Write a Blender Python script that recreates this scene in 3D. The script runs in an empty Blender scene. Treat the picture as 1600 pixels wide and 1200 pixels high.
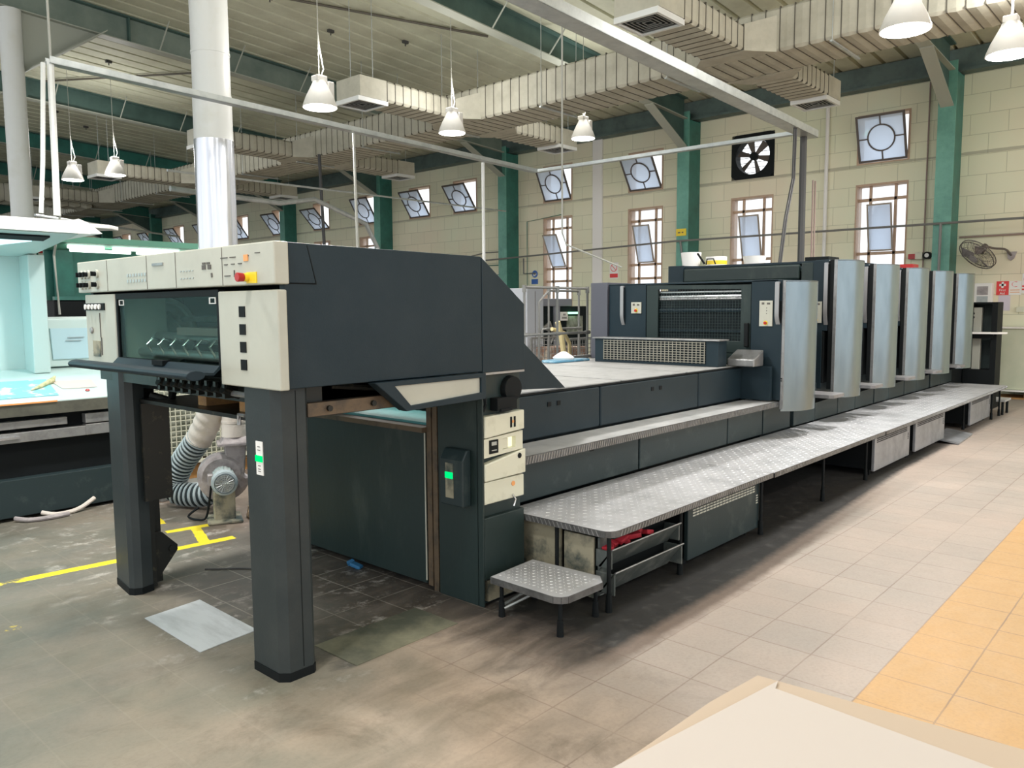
import bpy, bmesh, math, random
from mathutils import Vector, Matrix
random.seed(7)
SC = bpy.context.scene
COL = SC.collection
R = math.radians

# ------------------------------------------------------------------ materials
def _nodes(name):
    m = bpy.data.materials.new(name); m.use_nodes = True
    nt = m.node_tree; nt.nodes.clear()
    out = nt.nodes.new('ShaderNodeOutputMaterial')
    return m, nt, out
def mat(name, col, rough=.5, metal=0., col2=None, scale=6., lo=.45, hi=.7, bump=0., bscale=40., coat=0., aniso=(1,1,1), spec=.5):
    """principled; col2 = dirt / wear tint mixed in by a noise mask"""
    m, nt, out = _nodes(name)
    N = nt.nodes.new; L = nt.links.new
    p = N('ShaderNodeBsdfPrincipled'); L(p.outputs[0], out.inputs[0])
    p.inputs['Base Color'].default_value = (*col, 1)
    p.inputs['Roughness'].default_value = rough
    p.inputs['Metallic'].default_value = metal
    p.inputs['Coat Weight'].default_value = coat
    p.inputs['Specular IOR Level'].default_value = spec
    tc = N('ShaderNodeTexCoord')
    mp = N('ShaderNodeMapping'); mp.inputs['Scale'].default_value = aniso
    L(tc.outputs['Object'], mp.inputs[0])
    if col2:
        n = N('ShaderNodeTexNoise'); n.inputs['Scale'].default_value = scale
        n.inputs['Detail'].default_value = 7; n.inputs['Roughness'].default_value = .65
        L(mp.outputs[0], n.inputs[0])
        r = N('ShaderNodeValToRGB'); r.color_ramp.elements[0].position = lo; r.color_ramp.elements[1].position = hi
        r.color_ramp.elements[0].color = (*col, 1); r.color_ramp.elements[1].color = (*col2, 1)
        L(n.outputs[0], r.inputs[0]); L(r.outputs[0], p.inputs['Base Color'])
    if bump:
        b = N('ShaderNodeBump'); b.inputs['Strength'].default_value = bump; b.inputs['Distance'].default_value = .01
        n2 = N('ShaderNodeTexNoise'); n2.inputs['Scale'].default_value = bscale
        L(mp.outputs[0], n2.inputs[0]); L(n2.outputs[0], b.inputs['Height']); L(b.outputs[0], p.inputs['Normal'])
    return m
def emis(name, col, s):
    m, nt, out = _nodes(name)
    e = nt.nodes.new('ShaderNodeEmission'); e.inputs[0].default_value = (*col, 1); e.inputs[1].default_value = s
    nt.links.new(e.outputs[0], out.inputs[0]); return m
def glassy(name, tint, mixf, rough=.05, gloss=.12):
    """thin pane: see-through + a little gloss + a film of dirt"""
    m, nt, out = _nodes(name); N = nt.nodes.new; L = nt.links.new
    t = N('ShaderNodeBsdfTransparent'); t.inputs[0].default_value = (*tint, 1)
    g = N('ShaderNodeBsdfGlossy'); g.inputs['Roughness'].default_value = rough
    d = N('ShaderNodeBsdfTranslucent'); d.inputs[0].default_value = (*tint, 1)
    a = N('ShaderNodeMixShader'); a.inputs[0].default_value = mixf
    b = N('ShaderNodeMixShader'); b.inputs[0].default_value = gloss
    L(t.outputs[0], a.inputs[1]); L(d.outputs[0], a.inputs[2]); L(a.outputs[0], b.inputs[1]); L(g.outputs[0], b.inputs[2])
    L(b.outputs[0], out.inputs[0]); return m

def floor_mat():
    m, nt, out = _nodes('floor_tiles'); N = nt.nodes.new; L = nt.links.new
    p = N('ShaderNodeBsdfPrincipled'); L(p.outputs[0], out.inputs[0])
    geo = N('ShaderNodeNewGeometry'); sep = N('ShaderNodeSeparateXYZ'); L(geo.outputs['Position'], sep.inputs[0])
    X, Y = sep.outputs[0], sep.outputs[1]
    def math_(op, a, b=None, c=None):
        n = N('ShaderNodeMath'); n.operation = op
        for i, v in enumerate((a, b, c)):
            if v is None: continue
            if isinstance(v, (int, float)): n.inputs[i].default_value = v
            else: L(v, n.inputs[i])
        return n.outputs[0]
    def noise(scale, detail=6, rough=.6, stretch=None, d=0):
        n = N('ShaderNodeTexNoise'); n.inputs['Scale'].default_value = scale; n.inputs['Detail'].default_value = detail
        n.inputs['Roughness'].default_value = rough; n.inputs['Distortion'].default_value = d
        if stretch:
            mp = N('ShaderNodeMapping'); mp.inputs['Scale'].default_value = stretch; L(geo.outputs['Position'], mp.inputs[0]); L(mp.outputs[0], n.inputs[0])
        else: L(geo.outputs['Position'], n.inputs[0])
        return n.outputs[0]
    def ramp(v, a, b):
        n = N('ShaderNodeMapRange'); n.inputs['From Min'].default_value = a; n.inputs['From Max'].default_value = b
        n.clamp = True; L(v, n.inputs[0]); return n.outputs[0]
    def mix(f, a, b, mode='MIX'):
        n = N('ShaderNodeMix'); n.data_type = 'RGBA'; n.blend_type = mode
        if isinstance(f, (int, float)): n.inputs[0].default_value = f
        else: L(f, n.inputs[0])
        for i, v in ((6, a), (7, b)):
            if isinstance(v, tuple): n.inputs[i].default_value = (*v, 1)
            else: L(v, n.inputs[i])
        return n.outputs[2]
    n1 = noise(1.1, 7); n2 = noise(9., 8, .7); n3 = noise(2.2, 6, .6, (1, 2.6, 1), .4); n4 = noise(60., 3); n5 = noise(1.7, 9, .72, (1.2, 1, 1), .8)
    # tile grid .30 x .305
    def grid(v, off, pitch, w):
        f = math_('FRACT', math_('DIVIDE', math_('SUBTRACT', v, off), pitch))
        d = math_('ABSOLUTE', math_('SUBTRACT', f, .5))          # .5 at the joint
        return math_('GREATER_THAN', d, .5 - w / pitch / 2)
    wob = math_('MULTIPLY', math_('SUBTRACT', n2, .5), .008)
    gx = grid(math_('ADD', X, wob), 3.05 - 3.0, .30, .007); gy = grid(math_('ADD', Y, wob), 1.675 - 3.05, .305, .007)
    g = math_('MAXIMUM', gx, gy)
    # individual tile tone
    tv = N('ShaderNodeTexWhiteNoise'); tv.noise_dimensions = '2D'
    cx = math_('FLOOR', math_('DIVIDE', math_('SUBTRACT', X, .05), .30)); cy = math_('FLOOR', math_('DIVIDE', math_('SUBTRACT', Y, -1.375), .305))
    cb = N('ShaderNodeCombineXYZ'); L(cx, cb.inputs[0]); L(cy, cb.inputs[1]); L(cb.outputs[0], tv.inputs[0])
    # regions
    beige = mix(ramp(n1, .35, .7), (.46, .375, .32), (.38, .335, .295))
    green = mix(ramp(n1, .38, .62), (.19, .195, .155), (.30, .26, .20))
    brown = mix(ramp(n3, .4, .65), (.50, .385, .295), (.31, .245, .18))
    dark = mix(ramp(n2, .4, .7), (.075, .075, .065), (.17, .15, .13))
    dpos = math_('ADD', X, math_('MULTIPLY', math_('SUBTRACT', n1, .5), 1.6))
    green = mix(ramp(math_('ADD', Y, n3), 3.4, 4.9), green, mix(ramp(n1, .38, .62), (.115, .12, .098), (.20, .175, .135)))
    c = mix(ramp(math_('ADD', dpos, math_('MULTIPLY', Y, -.55)), -.1, 1.0), green, brown)
    c = mix(ramp(math_('SUBTRACT', dpos, math_('MULTIPLY', Y, .35)), 1.4, 2.3), c, beige)
    c = mix(ramp(tv.outputs[0], 0, 6), c, (.25, .22, .2))
    # oil soaked tiles under the delivery
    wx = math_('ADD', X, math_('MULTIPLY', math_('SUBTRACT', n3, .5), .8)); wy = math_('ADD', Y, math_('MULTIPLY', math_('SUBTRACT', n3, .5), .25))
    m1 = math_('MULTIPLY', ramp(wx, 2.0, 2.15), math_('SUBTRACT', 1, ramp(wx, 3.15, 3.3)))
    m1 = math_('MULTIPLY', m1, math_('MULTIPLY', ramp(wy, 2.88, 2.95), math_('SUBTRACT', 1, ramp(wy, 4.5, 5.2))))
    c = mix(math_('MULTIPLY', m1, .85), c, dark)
    # grime plus painted platform shadow, along and under the foot platform
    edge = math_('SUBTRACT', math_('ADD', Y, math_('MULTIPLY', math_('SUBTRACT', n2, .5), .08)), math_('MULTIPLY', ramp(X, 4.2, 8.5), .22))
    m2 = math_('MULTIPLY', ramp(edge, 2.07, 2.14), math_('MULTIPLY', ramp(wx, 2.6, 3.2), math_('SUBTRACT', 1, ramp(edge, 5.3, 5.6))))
    shade_fringe = math_('MULTIPLY', ramp(edge, 1.97, 2.03), ramp(wx, 2.5, 3.1))
    c = mix(math_('MULTIPLY', math_('MULTIPLY', shade_fringe, math_('SUBTRACT', 1, ramp(X, 5.5, 8.))), .8), c, (.16, .115, .09))
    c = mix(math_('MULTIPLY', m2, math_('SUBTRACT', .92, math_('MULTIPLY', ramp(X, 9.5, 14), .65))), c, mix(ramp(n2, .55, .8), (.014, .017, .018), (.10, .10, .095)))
    # yellow tiles
    yel = mix(ramp(n1, .3, .7), (.58, .345, .15), (.49, .31, .145))
    ym = math_('LESS_THAN', Y, 1.065)
    c = mix(ym, c, yel)
    stain = math_('MULTIPLY', ramp(n5, .52, .68), math_('SUBTRACT', 1, ramp(X, 2.4, 3.6)))
    c = mix(math_('MULTIPLY', stain, .45), c, (.10, .085, .06))
    # powdery scuffs
    sc = math_('MULTIPLY', ramp(n3, .50, .62), ramp(n2, .50, .62))
    near = math_('MULTIPLY', ramp(Y, 2.7, 2.9), math_('SUBTRACT', 1, ramp(X, 3.1, 3.4)))
    near = math_('MULTIPLY', near, ramp(X, 1.4, 1.8))
    c = mix(math_('MULTIPLY', math_('MULTIPLY', sc, near), .6), c, (.55, .52, .47))
    c = mix(math_('MULTIPLY', ramp(n4, .45, .8), .14), c, (.05, .045, .04))
    # joints: dark where clean, chalky where greasy
    jl = mix(math_('MAXIMUM', m1, 0), (.20, .14, .11), (.50, .46, .38))
    jn = ramp(n1, .40, .62)
    leftside = math_('SUBTRACT', 1, ramp(dpos, 1.6, 2.4))
    jl = mix(leftside, jl, (.36, .32, .25))
    js = math_('MULTIPLY', math_('MULTIPLY', g, math_('SUBTRACT', 1, math_('MULTIPLY', m2, .9))), math_('SUBTRACT', .75, math_('MULTIPLY', leftside, .55)))
    c = mix(math_('MULTIPLY', js, math_('ADD', .35, math_('MULTIPLY', jn, .65))), c, jl)
    # worn yellow floor marking paint
    def stripe(x0, y0, x1, y1, w):
        dx, dy = x1 - x0, y1 - y0; ln = math.hypot(dx, dy); dx /= ln; dy /= ln
        t = math_('ADD', math_('MULTIPLY', math_('SUBTRACT', X, x0), dx), math_('MULTIPLY', math_('SUBTRACT', Y, y0), dy))
        s = math_('ADD', math_('MULTIPLY', math_('SUBTRACT', X, x0), -dy), math_('MULTIPLY', math_('SUBTRACT', Y, y0), dx))
        s = math_('ABSOLUTE', math_('ADD', s, math_('MULTIPLY', math_('SUBTRACT', n2, .5), .03)))
        a = math_('LESS_THAN', s, w / 2); b = math_('GREATER_THAN', t, 0); e = math_('LESS_THAN', t, ln)
        return math_('MULTIPLY', a, math_('MULTIPLY', b, e))
    ys = stripe(1.25, 5.46, 2.85, 5.29, .085)
    for a in ((.6, 4.78, 1.27, 4.62, .07), (2.64, 5.32, 2.78, 5.74, .075), (2.58, 5.80, 2.92, 5.74, .08), (2.66, 6.05, 2.78, 6.6, .07)):
        ys = math_('MAXIMUM', ys, stripe(*a))
    wear = ramp(math_('ADD', n2, math_('MULTIPLY', ramp(X, 1.4, 1.75), .35)), .52, .62)
    c = mix(math_('MULTIPLY', ys, math_('MAXIMUM', wear, ramp(X, 1.75, 1.8))), c, (.80, .62, .03))
    L(c, p.inputs['Base Color'])
    rr = mix(ramp(n2, .3, .7), (.42, .42, .42), (.62, .62, .62)); L(rr, p.inputs['Roughness'])
    p.inputs['Specular IOR Level'].default_value = .35
    b = N('ShaderNodeBump'); b.inputs['Strength'].default_value = .25; b.inputs['Distance'].default_value = .004
    L(math_('SUBTRACT', n2, g), b.inputs['Height']); L(b.outputs[0], p.inputs['Normal'])
    return m

def wall_mat(name, axis='Y'):
    m, nt, out = _nodes(name); N = nt.nodes.new; L = nt.links.new
    p = N('ShaderNodeBsdfPrincipled'); L(p.outputs[0], out.inputs[0]); p.inputs['Roughness'].default_value = .75
    geo = N('ShaderNodeNewGeometry'); sep = N('ShaderNodeSeparateXYZ'); L(geo.outputs['Position'], sep.inputs[0])
    cb = N('ShaderNodeCombineXYZ'); L(sep.outputs[1 if axis == 'Y' else 0], cb.inputs[0]); L(sep.outputs[2], cb.inputs[1])
    br = N('ShaderNodeTexBrick'); L(cb.outputs[0], br.inputs[0])
    br.inputs['Scale'].default_value = 1; br.inputs['Brick Width'].default_value = .62; br.inputs['Row Height'].default_value = .37
    br.inputs['Mortar Size'].default_value = .006; br.inputs['Mortar Smooth'].default_value = .3
    br.inputs['Color1'].default_value = (.80, .76, .64, 1); br.inputs['Color2'].default_value = (.84, .80, .68, 1); br.inputs['Mortar'].default_value = (.56, .54, .43, 1)
    n = N('ShaderNodeTexNoise'); n.inputs['Scale'].default_value = .45; n.inputs['Detail'].default_value = 5; L(geo.outputs['Position'], n.inputs[0])
    r = N('ShaderNodeValToRGB'); r.color_ramp.elements[0].position = .35; r.color_ramp.elements[1].position = .7
    r.color_ramp.elements[0].color = (.93, 1, .88, 1); r.color_ramp.elements[1].color = (1, .93, .84, 1); L(n.outputs[0], r.inputs[0])
    mx = N('ShaderNodeMix'); mx.data_type = 'RGBA'; mx.blend_type = 'MULTIPLY'; mx.inputs[0].default_value = 1
    L(br.outputs[0], mx.inputs[6]); L(r.outputs[0], mx.inputs[7])
    # a soot line along the lintel course
    zl = N('ShaderNodeMath'); zl.operation = 'SUBTRACT'; zl.inputs[1].default_value = 4.48; L(sep.outputs[2], zl.inputs[0])
    n5 = N('ShaderNodeTexNoise'); n5.inputs['Scale'].default_value = 1.5; L(geo.outputs['Position'], n5.inputs[0])
    ab = N('ShaderNodeMath'); ab.operation = 'ABSOLUTE'; L(zl.outputs[0], ab.inputs[0])
    th = N('ShaderNodeMath'); th.operation = 'MULTIPLY'; th.inputs[1].default_value = .05; L(n5.outputs[0], th.inputs[0])
    lt = N('ShaderNodeMath'); lt.operation = 'LESS_THAN'; L(ab.outputs[0], lt.inputs[0]); L(th.outputs[0], lt.inputs[1])
    sm = N('ShaderNodeMath'); sm.operation = 'MULTIPLY'; sm.inputs[1].default_value = .5; L(lt.outputs[0], sm.inputs[0])
    m2 = N('ShaderNodeMix'); m2.data_type = 'RGBA'; L(sm.outputs[0], m2.inputs[0]); L(mx.outputs[2], m2.inputs[6]); m2.inputs[7].default_value = (.2, .19, .14, 1)
    L(m2.outputs[2], p.inputs['Base Color'])
    b = N('ShaderNodeBump'); b.inputs['Strength'].default_value = .3; b.inputs['Distance'].default_value = .01
    iv = N('ShaderNodeMath'); iv.operation = 'SUBTRACT'; iv.inputs[0].default_value = 1; L(br.outputs['Fac'], iv.inputs[1])
    L(iv.outputs[0], b.inputs['Height']); L(b.outputs[0], p.inputs['Normal'])
    return m

M = {}
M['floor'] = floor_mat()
M['wall'] = wall_mat('painted_block')
M['wallb'] = wall_mat('painted_block_end', 'X')
M['ceil'] = mat('ceiling_sheet', (.60, .61, .47), .6, 0, (.46, .455, .34), 1.2, .4, .7)
M['press'] = mat('press_charcoal', (.012, .025, .034), .45, 0, (.019, .032, .041), 3, .4, .75, .05, 120, spec=.25)
M['press_low'] = mat('press_lower_panel', (.020, .034, .037), .45, 0, (.075, .095, .09), 5, .55, .85, .05, 90, spec=.35)
M['grimy'] = mat('grimy_dark_green', (.009, .022, .021), .5, 0, (.06, .075, .065), 4, .55, .9, .08, 40, aniso=(1, 1, .35))
M['black'] = mat('black_paint', (.008, .010, .011), .6, spec=.15)
M['void'] = mat('dark_interior', (.008, .013, .015), .65, 0, (.03, .04, .038), 9, .55, .85, spec=.15)
M['mech'] = mat('oily_mechanism', (.02, .022, .02), .35, .5, (.13, .11, .07), 14, .58, .8)
M['cream'] = mat('cream_panel', (.49, .49, .42), .4, 0, (.42, .42, .36), 3, .45, .8)
M['cream2'] = mat('ivory_plastic', (.66, .65, .52), .38, 0, (.42, .40, .30), 6, .55, .85)
M['steel'] = mat('brushed_steel', (.25, .31, .34), .27, .8, (.19, .24, .265), 2.5, .4, .75, aniso=(3, 3, .6))
M['steelflat'] = mat('dull_steel', (.38, .38, .38), .4, .7, (.22, .22, .22), 10, .45, .8)
M['chrome'] = mat('bright_metal', (.75, .76, .76), .22, .9)
M['tread'] = mat('tread_plate', (.60, .60, .62), .42, .3, (.30, .31, .32), 3.5, .42, .85)
M['tread_edge'] = mat('tread_plate_edge', (.16, .16, .16), .45, .4, (.06, .06, .06), 12, .4, .7)
M['treadup'] = mat('step_plate', (.60, .60, .60), .45, .3, (.40, .41, .41), 5, .4, .8)
M['deck'] = mat('deck_cover', (.38, .38, .375), .5, .1, (.28, .28, .275), 8, .45, .75, .2, 150)
M['green'] = mat('green_steel_paint', (.035, .19, .155), .45, 0, (.02, .11, .09), 2.2, .4, .7)
M['greenlt'] = mat('green_flange_paint', (.16, .40, .32), .45, 0, (.09, .26, .21), 2.2, .4, .7)
M['raftergrey'] = mat('grey_green_rafter', (.22, .27, .23), .5, 0, (.14, .19, .165), 1.5, .4, .7)
M['rafter'] = mat('dark_green_rafter', (.07, .13, .115), .5, 0, (.04, .08, .07), 1.5, .4, .7)
M['flange'] = mat('pale_flange_paint', (.40, .42, .36), .5)
M['eave'] = mat('eave_beam_paint', (.10, .15, .14), .55, 0, (.06, .09, .085), 3, .4, .7)
M['white'] = mat('white_paint', (.75, .76, .74), .4, 0, (.66, .66, .60), 2, .5, .8)
M['galv'] = mat('galvanised', (.52, .55, .54), .38, .5, (.40, .43, .43), 8, .4, .7)
M['pipe'] = mat('grey_pipe', (.20, .20, .19), .42, .2)
M['cond'] = mat('rusty_conduit', (.30, .22, .19), .6)
M['duct'] = mat('duct_wrap', (.50, .48, .39), .6, 0, (.36, .34, .27), 2.6, .42, .78, .5, 9)
M['strap'] = mat('duct_strap', (.10, .09, .07), .6)
M['frame'] = mat('window_frame_tan', (.52, .36, .25), .5, 0, (.36, .26, .18), 10, .5, .8)
M['sash'] = mat('sash_metal', (.13, .11, .10), .45, .2)
M['sashl'] = mat('sash_metal_light', (.36, .30, .24), .45)
M['pane'] = glassy('frosted_pane', (.82, .88, .96), .6)
M['clear'] = glassy('clear_pane', (.97, .98, 1.), .1, .05, .04)
M['guardglass'] = glassy('guard_glass', (.70, .80, .77), .01, .03, .05)
M['wood'] = mat('pallet_wood', (.42, .22, .07), .65, 0, (.22, .12, .05), 9, .4, .7, .2, 30)
M['teal'] = mat('teal_paint', (.02, .16, .18), .5, 0, (.015, .10, .12), 4, .4, .7)
M['cyanlit'] = mat('cyan_lit_shelf', (.13, .42, .42), .45, 0, (.07, .22, .22), 5, .45, .8)  # housing top is dark green; the cyan light on it is put into the colour
M['aqua'] = mat('console_shell', (.50, .62, .60), .4)
M['paper'] = mat('white_paper', (.54, .48, .435), .75, 0, (.58, .40, .36), 5, .66, .80)
M['paperc'] = mat('cream_paper', (.50, .395, .30), .75)
M['plate'] = mat('aluminium_sheet', (.62, .66, .68), .45, .1, (.42, .45, .46), 3, .45, .75, aniso=(3.5, .8, 1))
M['red'] = mat('red_plastic', (.42, .015, .015), .35)
M['redb'] = mat('red_rag', (.60, .03, .05), .7, 0, (.35, .02, .03), 12, .4, .7)
M['yel'] = mat('yellow_plastic', (.85, .62, .03), .4)
M['signred'] = mat('sign_red', (.75, .05, .05), .5)
M['signblue'] = mat('sign_blue', (.03, .12, .42), .5)
M['signwhite'] = mat('sign_white', (.85, .83, .80), .5)
M['ink'] = mat('printed_ink', (.10, .09, .08), .6)
M['orange'] = mat('amber_mark', (.80, .35, .12), .5)
M['hose'] = mat('ribbed_hose', (.42, .48, .50), .4, 0, (.26, .33, .36), 6, .4, .7)
M['dusty'] = mat('dust_coated_cast_metal', (.42, .38, .38), .6, .1, (.22, .20, .20), 9, .4, .7, .3, 40)
M['tape'] = mat('wrapped_tape_sleeve', (.66, .60, .54), .6, 0, (.45, .40, .34), 6, .5, .75, .3, 25)
M['rust'] = mat('stained_plate', (.34, .31, .22), .6, 0, (.03, .05, .05), 4.5, .42, .6)
M['mesh'] = mat('mesh_wire_cream', (.62, .62, .50), .5)
M['screen'] = mat('console_display', (.42, .60, .66), .35)
M['bag'] = mat('blue_white_plastic', (.25, .50, .68), .35, 0, (.80, .84, .86), 14, .45, .55)
M['led'] = emis('green_indicator', (.0, .9, .22), .6)
M['lamp'] = emis('lamp_face', (1, .985, .93), 9.)
M['tube'] = emis('tube_light', (.82, 1, .86), 3.)
M['boothlight'] = emis('booth_diffuser', (.55, .95, 1), 1.0)
M['screenlt'] = emis('machine_lamp', (.30, 1, .45), 1.5)
M['glow'] = emis('pocket_light', (1, .95, .62), .7)
M['lampsh'] = mat('lamp_reflector', (.74, .72, .68), .35, 0, (.62, .60, .56), 5, .5, .8)
M['cable'] = mat('light_cable', (.40, .40, .36), .5)
M['dcable'] = mat('dark_cable', (.05, .05, .05), .5)
M['vcab'] = mat('violet_grey_panel', (.085, .088, .11), .45)
M['meshdark'] = mat('dark_guard_wire', (.05, .08, .08), .5)
M['cabgrey'] = mat('light_grey_cabinet', (.42, .44, .48), .5)
M['cabgrey2'] = mat('mid_grey_cover', (.25, .26, .30), .5)
M['greyfill'] = mat('pale_scrap', (.38, .40, .34), .8, 0, (.16, .18, .14), 5, .4, .6)
M['hoseyel'] = mat('pale_yellow_hose', (.72, .60, .32), .5)
M['tealmotor'] = mat('motor_grey_green', (.32, .40, .39), .5, .1, (.5, .45, .44), 8, .5, .7)
M['ragtan'] = mat('tan_cloth', (.40, .29, .19), .85, 0, (.25, .17, .1), 9, .4, .7)
M['bluerag'] = mat('blue_cloth', (.02, .13, .28), .7)
M['mech2'] = mat('worn_olive_edge', (.11, .11, .085), .5, 0, (.05, .05, .045), 4, .4, .7)
M['proof'] = mat('blue_proof', (.20, .55, .66), .5, 0, (.62, .75, .74), 7, .56, .6)
M['leaf'] = mat('olive_strip', (.34, .36, .16), .6, 0, (.55, .5, .3), 20, .4, .6)
M['canopygreen'] = mat('mint_canopy', (.20, .52, .38), .5)
M['noticelilac'] = mat('lilac_paper', (.66, .60, .68), .7)
M['boards'] = mat('pale_boards', (.60, .60, .46), .6, 0, (.48, .52, .38), 1.2, .4, .7)
M['grille'] = mat('grille_wire', (.33, .31, .26), .45, .4)
M['handle'] = mat('grey_handle', (.36, .36, .37), .4, .5)
M['rustd'] = mat('dark_rusty_steel', (.13, .09, .055), .55, .2, (.04, .035, .03), 8, .45, .7)
M['worn'] = mat('worn_drawer_steel', (.09, .105, .10), .45, .2, (.25, .26, .24), 7, .5, .75)
M['floorsheet'] = mat('stained_floor_sheet', (.09, .095, .07), .5, 0, (.33, .31, .21), 1.6, .42, .72)
M['groove'] = mat('hose_groove', (.03, .045, .05), .6)
M['paleiron'] = mat('pale_iron', (.52, .52, .47), .4, .2, (.25, .27, .24), 6, .45, .7)
M['scrap'] = mat('brown_scrap', (.22, .12, .08), .8, 0, (.45, .38, .3), 9, .5, .62)
M['bluetray'] = mat('blue_plastic', (.10, .28, .42), .4, 0, (.45, .6, .68), 8, .55, .7)
M['legpaint'] = mat('grey_leg_paint', (.030, .038, .040), .45, 0, (.045, .052, .052), 3, .45, .75, .05, 120, spec=.3)
M['stepdark'] = mat('small_step_plate', (.24, .23, .23), .5, .2, (.14, .14, .14), 6, .4, .7)
M['outdoor'] = mat('outside_ground', (.5, .47, .4), .8)

# ------------------------------------------------------------------ mesh helpers (all coordinates in world space)
class MB:
    def __init__(s): s.bm = bmesh.new(); s.mi = 0
    def _f(s, vs):
        try:
            f = s.bm.faces.new(vs); f.material_index = s.mi; return f
        except ValueError: return None
    def hexa(s, c):
        v = [s.bm.verts.new(p) for p in c]
        for q in ((0, 3, 2, 1), (4, 5, 6, 7), (0, 1, 5, 4), (1, 2, 6, 5), (2, 3, 7, 6), (3, 0, 4, 7)): s._f([v[i] for i in q])
        return s
    def box(s, x0, x1, y0, y1, z0, z1):
        x0, x1 = min(x0, x1), max(x0, x1); y0, y1 = min(y0, y1), max(y0, y1); z0, z1 = min(z0, z1), max(z0, z1)
        return s.hexa([(x0, y0, z0), (x1, y0, z0), (x1, y1, z0), (x0, y1, z0), (x0, y0, z1), (x1, y0, z1), (x1, y1, z1), (x0, y1, z1)])
    def obox(s, c, dx, dy, dz, rz=0, rx=0, ry=0):
        m = Matrix.Translation(c) @ Matrix.Rotation(rz, 4, 'Z') @ Matrix.Rotation(ry, 4, 'Y') @ Matrix.Rotation(rx, 4, 'X')
        h = [(-1, -1, -1), (1, -1, -1), (1, 1, -1), (-1, 1, -1), (-1, -1, 1), (1, -1, 1), (1, 1, 1), (-1, 1, 1)]
        return s.hexa([m @ Vector((a * dx / 2, b * dy / 2, c_ * dz / 2)) for a, b, c_ in h])
    def prism(s, pts, axis, a, b):
        """pts 2D polygon; axis 'X': pts=(y,z), 'Y': pts=(x,z), 'Z': pts=(x,y)"""
        def P(p, t):
            return {'X': (t, p[0], p[1]), 'Y': (p[0], t, p[1]), 'Z': (p[0], p[1], t)}[axis]
        v0 = [s.bm.verts.new(P(p, a)) for p in pts]; v1 = [s.bm.verts.new(P(p, b)) for p in pts]
        s._f(v0[::-1]); s._f(v1)
        n = len(pts)
        for i in range(n): s._f([v0[i], v0[(i + 1) % n], v1[(i + 1) % n], v1[i]])
        return s
    def ring(s, outer, inner, axis, a, b):
        """frame between two polygons with the same vertex count, extruded"""
        def P(p, t):
            return {'X': (t, p[0], p[1]), 'Y': (p[0], t, p[1]), 'Z': (p[0], p[1], t)}[axis]
        L_ = [[s.bm.verts.new(P(p, t)) for p in poly] for t in (a, b) for poly in (outer, inner)]
        n = len(outer)
        for i in range(n):
            j = (i + 1) % n
            s._f([L_[0][i], L_[0][j], L_[1][j], L_[1][i]]); s._f([L_[2][i], L_[3][i], L_[3][j], L_[2][j]])
            s._f([L_[0][i], L_[2][i], L_[2][j], L_[0][j]]); s._f([L_[1][i], L_[1][j], L_[3][j], L_[3][i]])
        return s
    def tube(s, path, r, n=8, closed=False, radii=None):
        path = [Vector(p) for p in path]; rings = []
        up = Vector((0, 0, 1)); m = len(path)
        for i, p in enumerate(path):
            if closed: d = path[(i + 1) % m] - path[i - 1]
            else: d = path[min(i + 1, m - 1)] - path[max(i - 1, 0)]
            d.normalize()
            a = d.cross(up)
            if a.length < .05: a = d.cross(Vector((1, 0, 0)))
            a.normalize()
            if rings and prev.dot(a) < 0: a = -a
            b = d.cross(a); prev = a
            rr = radii[i] if radii else r
            rings.append([s.bm.verts.new(p + rr * (math.cos(2 * math.pi * k / n) * a + math.sin(2 * math.pi * k / n) * b)) for k in range(n)])
        for i in range(m if closed else m - 1):
            A, B = rings[i], rings[(i + 1) % m]
            for k in range(n): s._f([A[k], A[(k + 1) % n], B[(k + 1) % n], B[k]])
        if not closed: s._f(rings[0][::-1]); s._f(rings[-1])
        return s
    def cyl(s, p0, p1, r0, r1=None, n=20):
        return s.tube([p0, p1], r0, n, radii=[r0, r0 if r1 is None else r1])
    def lathe(s, prof, c, axis=(0, 0, 1), n=24):
        ax = Vector(axis).normalized(); a = ax.orthogonal().normalized(); b = ax.cross(a); c = Vector(c); rings = []
        for r, h in prof:
            rings.append([s.bm.verts.new(c + ax * h + r * (math.cos(2 * math.pi * k / n) * a + math.sin(2 * math.pi * k / n) * b)) for k in range(n)])
        for A, B in zip(rings, rings[1:]):
            for k in range(n): s._f([A[k], A[(k + 1) % n], B[(k + 1) % n], B[k]])
        if prof[0][0] > 1e-4: s._f(rings[0][::-1])
        if prof[-1][0] > 1e-4: s._f(rings[-1])
        return s
    def quad(s, *p):
        s._f([s.bm.verts.new(q) for q in p]); return s
    def build(s, name, m, parent=None, bevel=0., smooth=False, at=None):
        """parent: a root Empty/mesh or a part of one; mesh data are stored relative to the root's location"""
        org = Vector((0, 0, 0))
        if parent is not None:
            q = parent
            while q.parent is not None: q = q.parent
            org = q.location.copy()
        elif at == 'base':
            xs = [v.co for v in s.bm.verts]
            org = Vector(((min(v.x for v in xs) + max(v.x for v in xs)) / 2, (min(v.y for v in xs) + max(v.y for v in xs)) / 2, min(v.z for v in xs)))
        bmesh.ops.recalc_face_normals(s.bm, faces=s.bm.faces)
        bmesh.ops.translate(s.bm, vec=-org, verts=s.bm.verts)
        if smooth:
            for f in s.bm.faces: f.smooth = True
        me = bpy.data.meshes.new(name); s.bm.to_mesh(me); s.bm.free()
        for mm in (m if isinstance(m, (list, tuple)) else [m]): me.materials.append(M[mm])
        o = bpy.data.objects.new(name, me); COL.objects.link(o)
        if parent is not None: o.parent = parent
        else: o.location = org
        if smooth: 
            try: me.set_sharp_from_angle(angle=R(35))
            except Exception: pass
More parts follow.
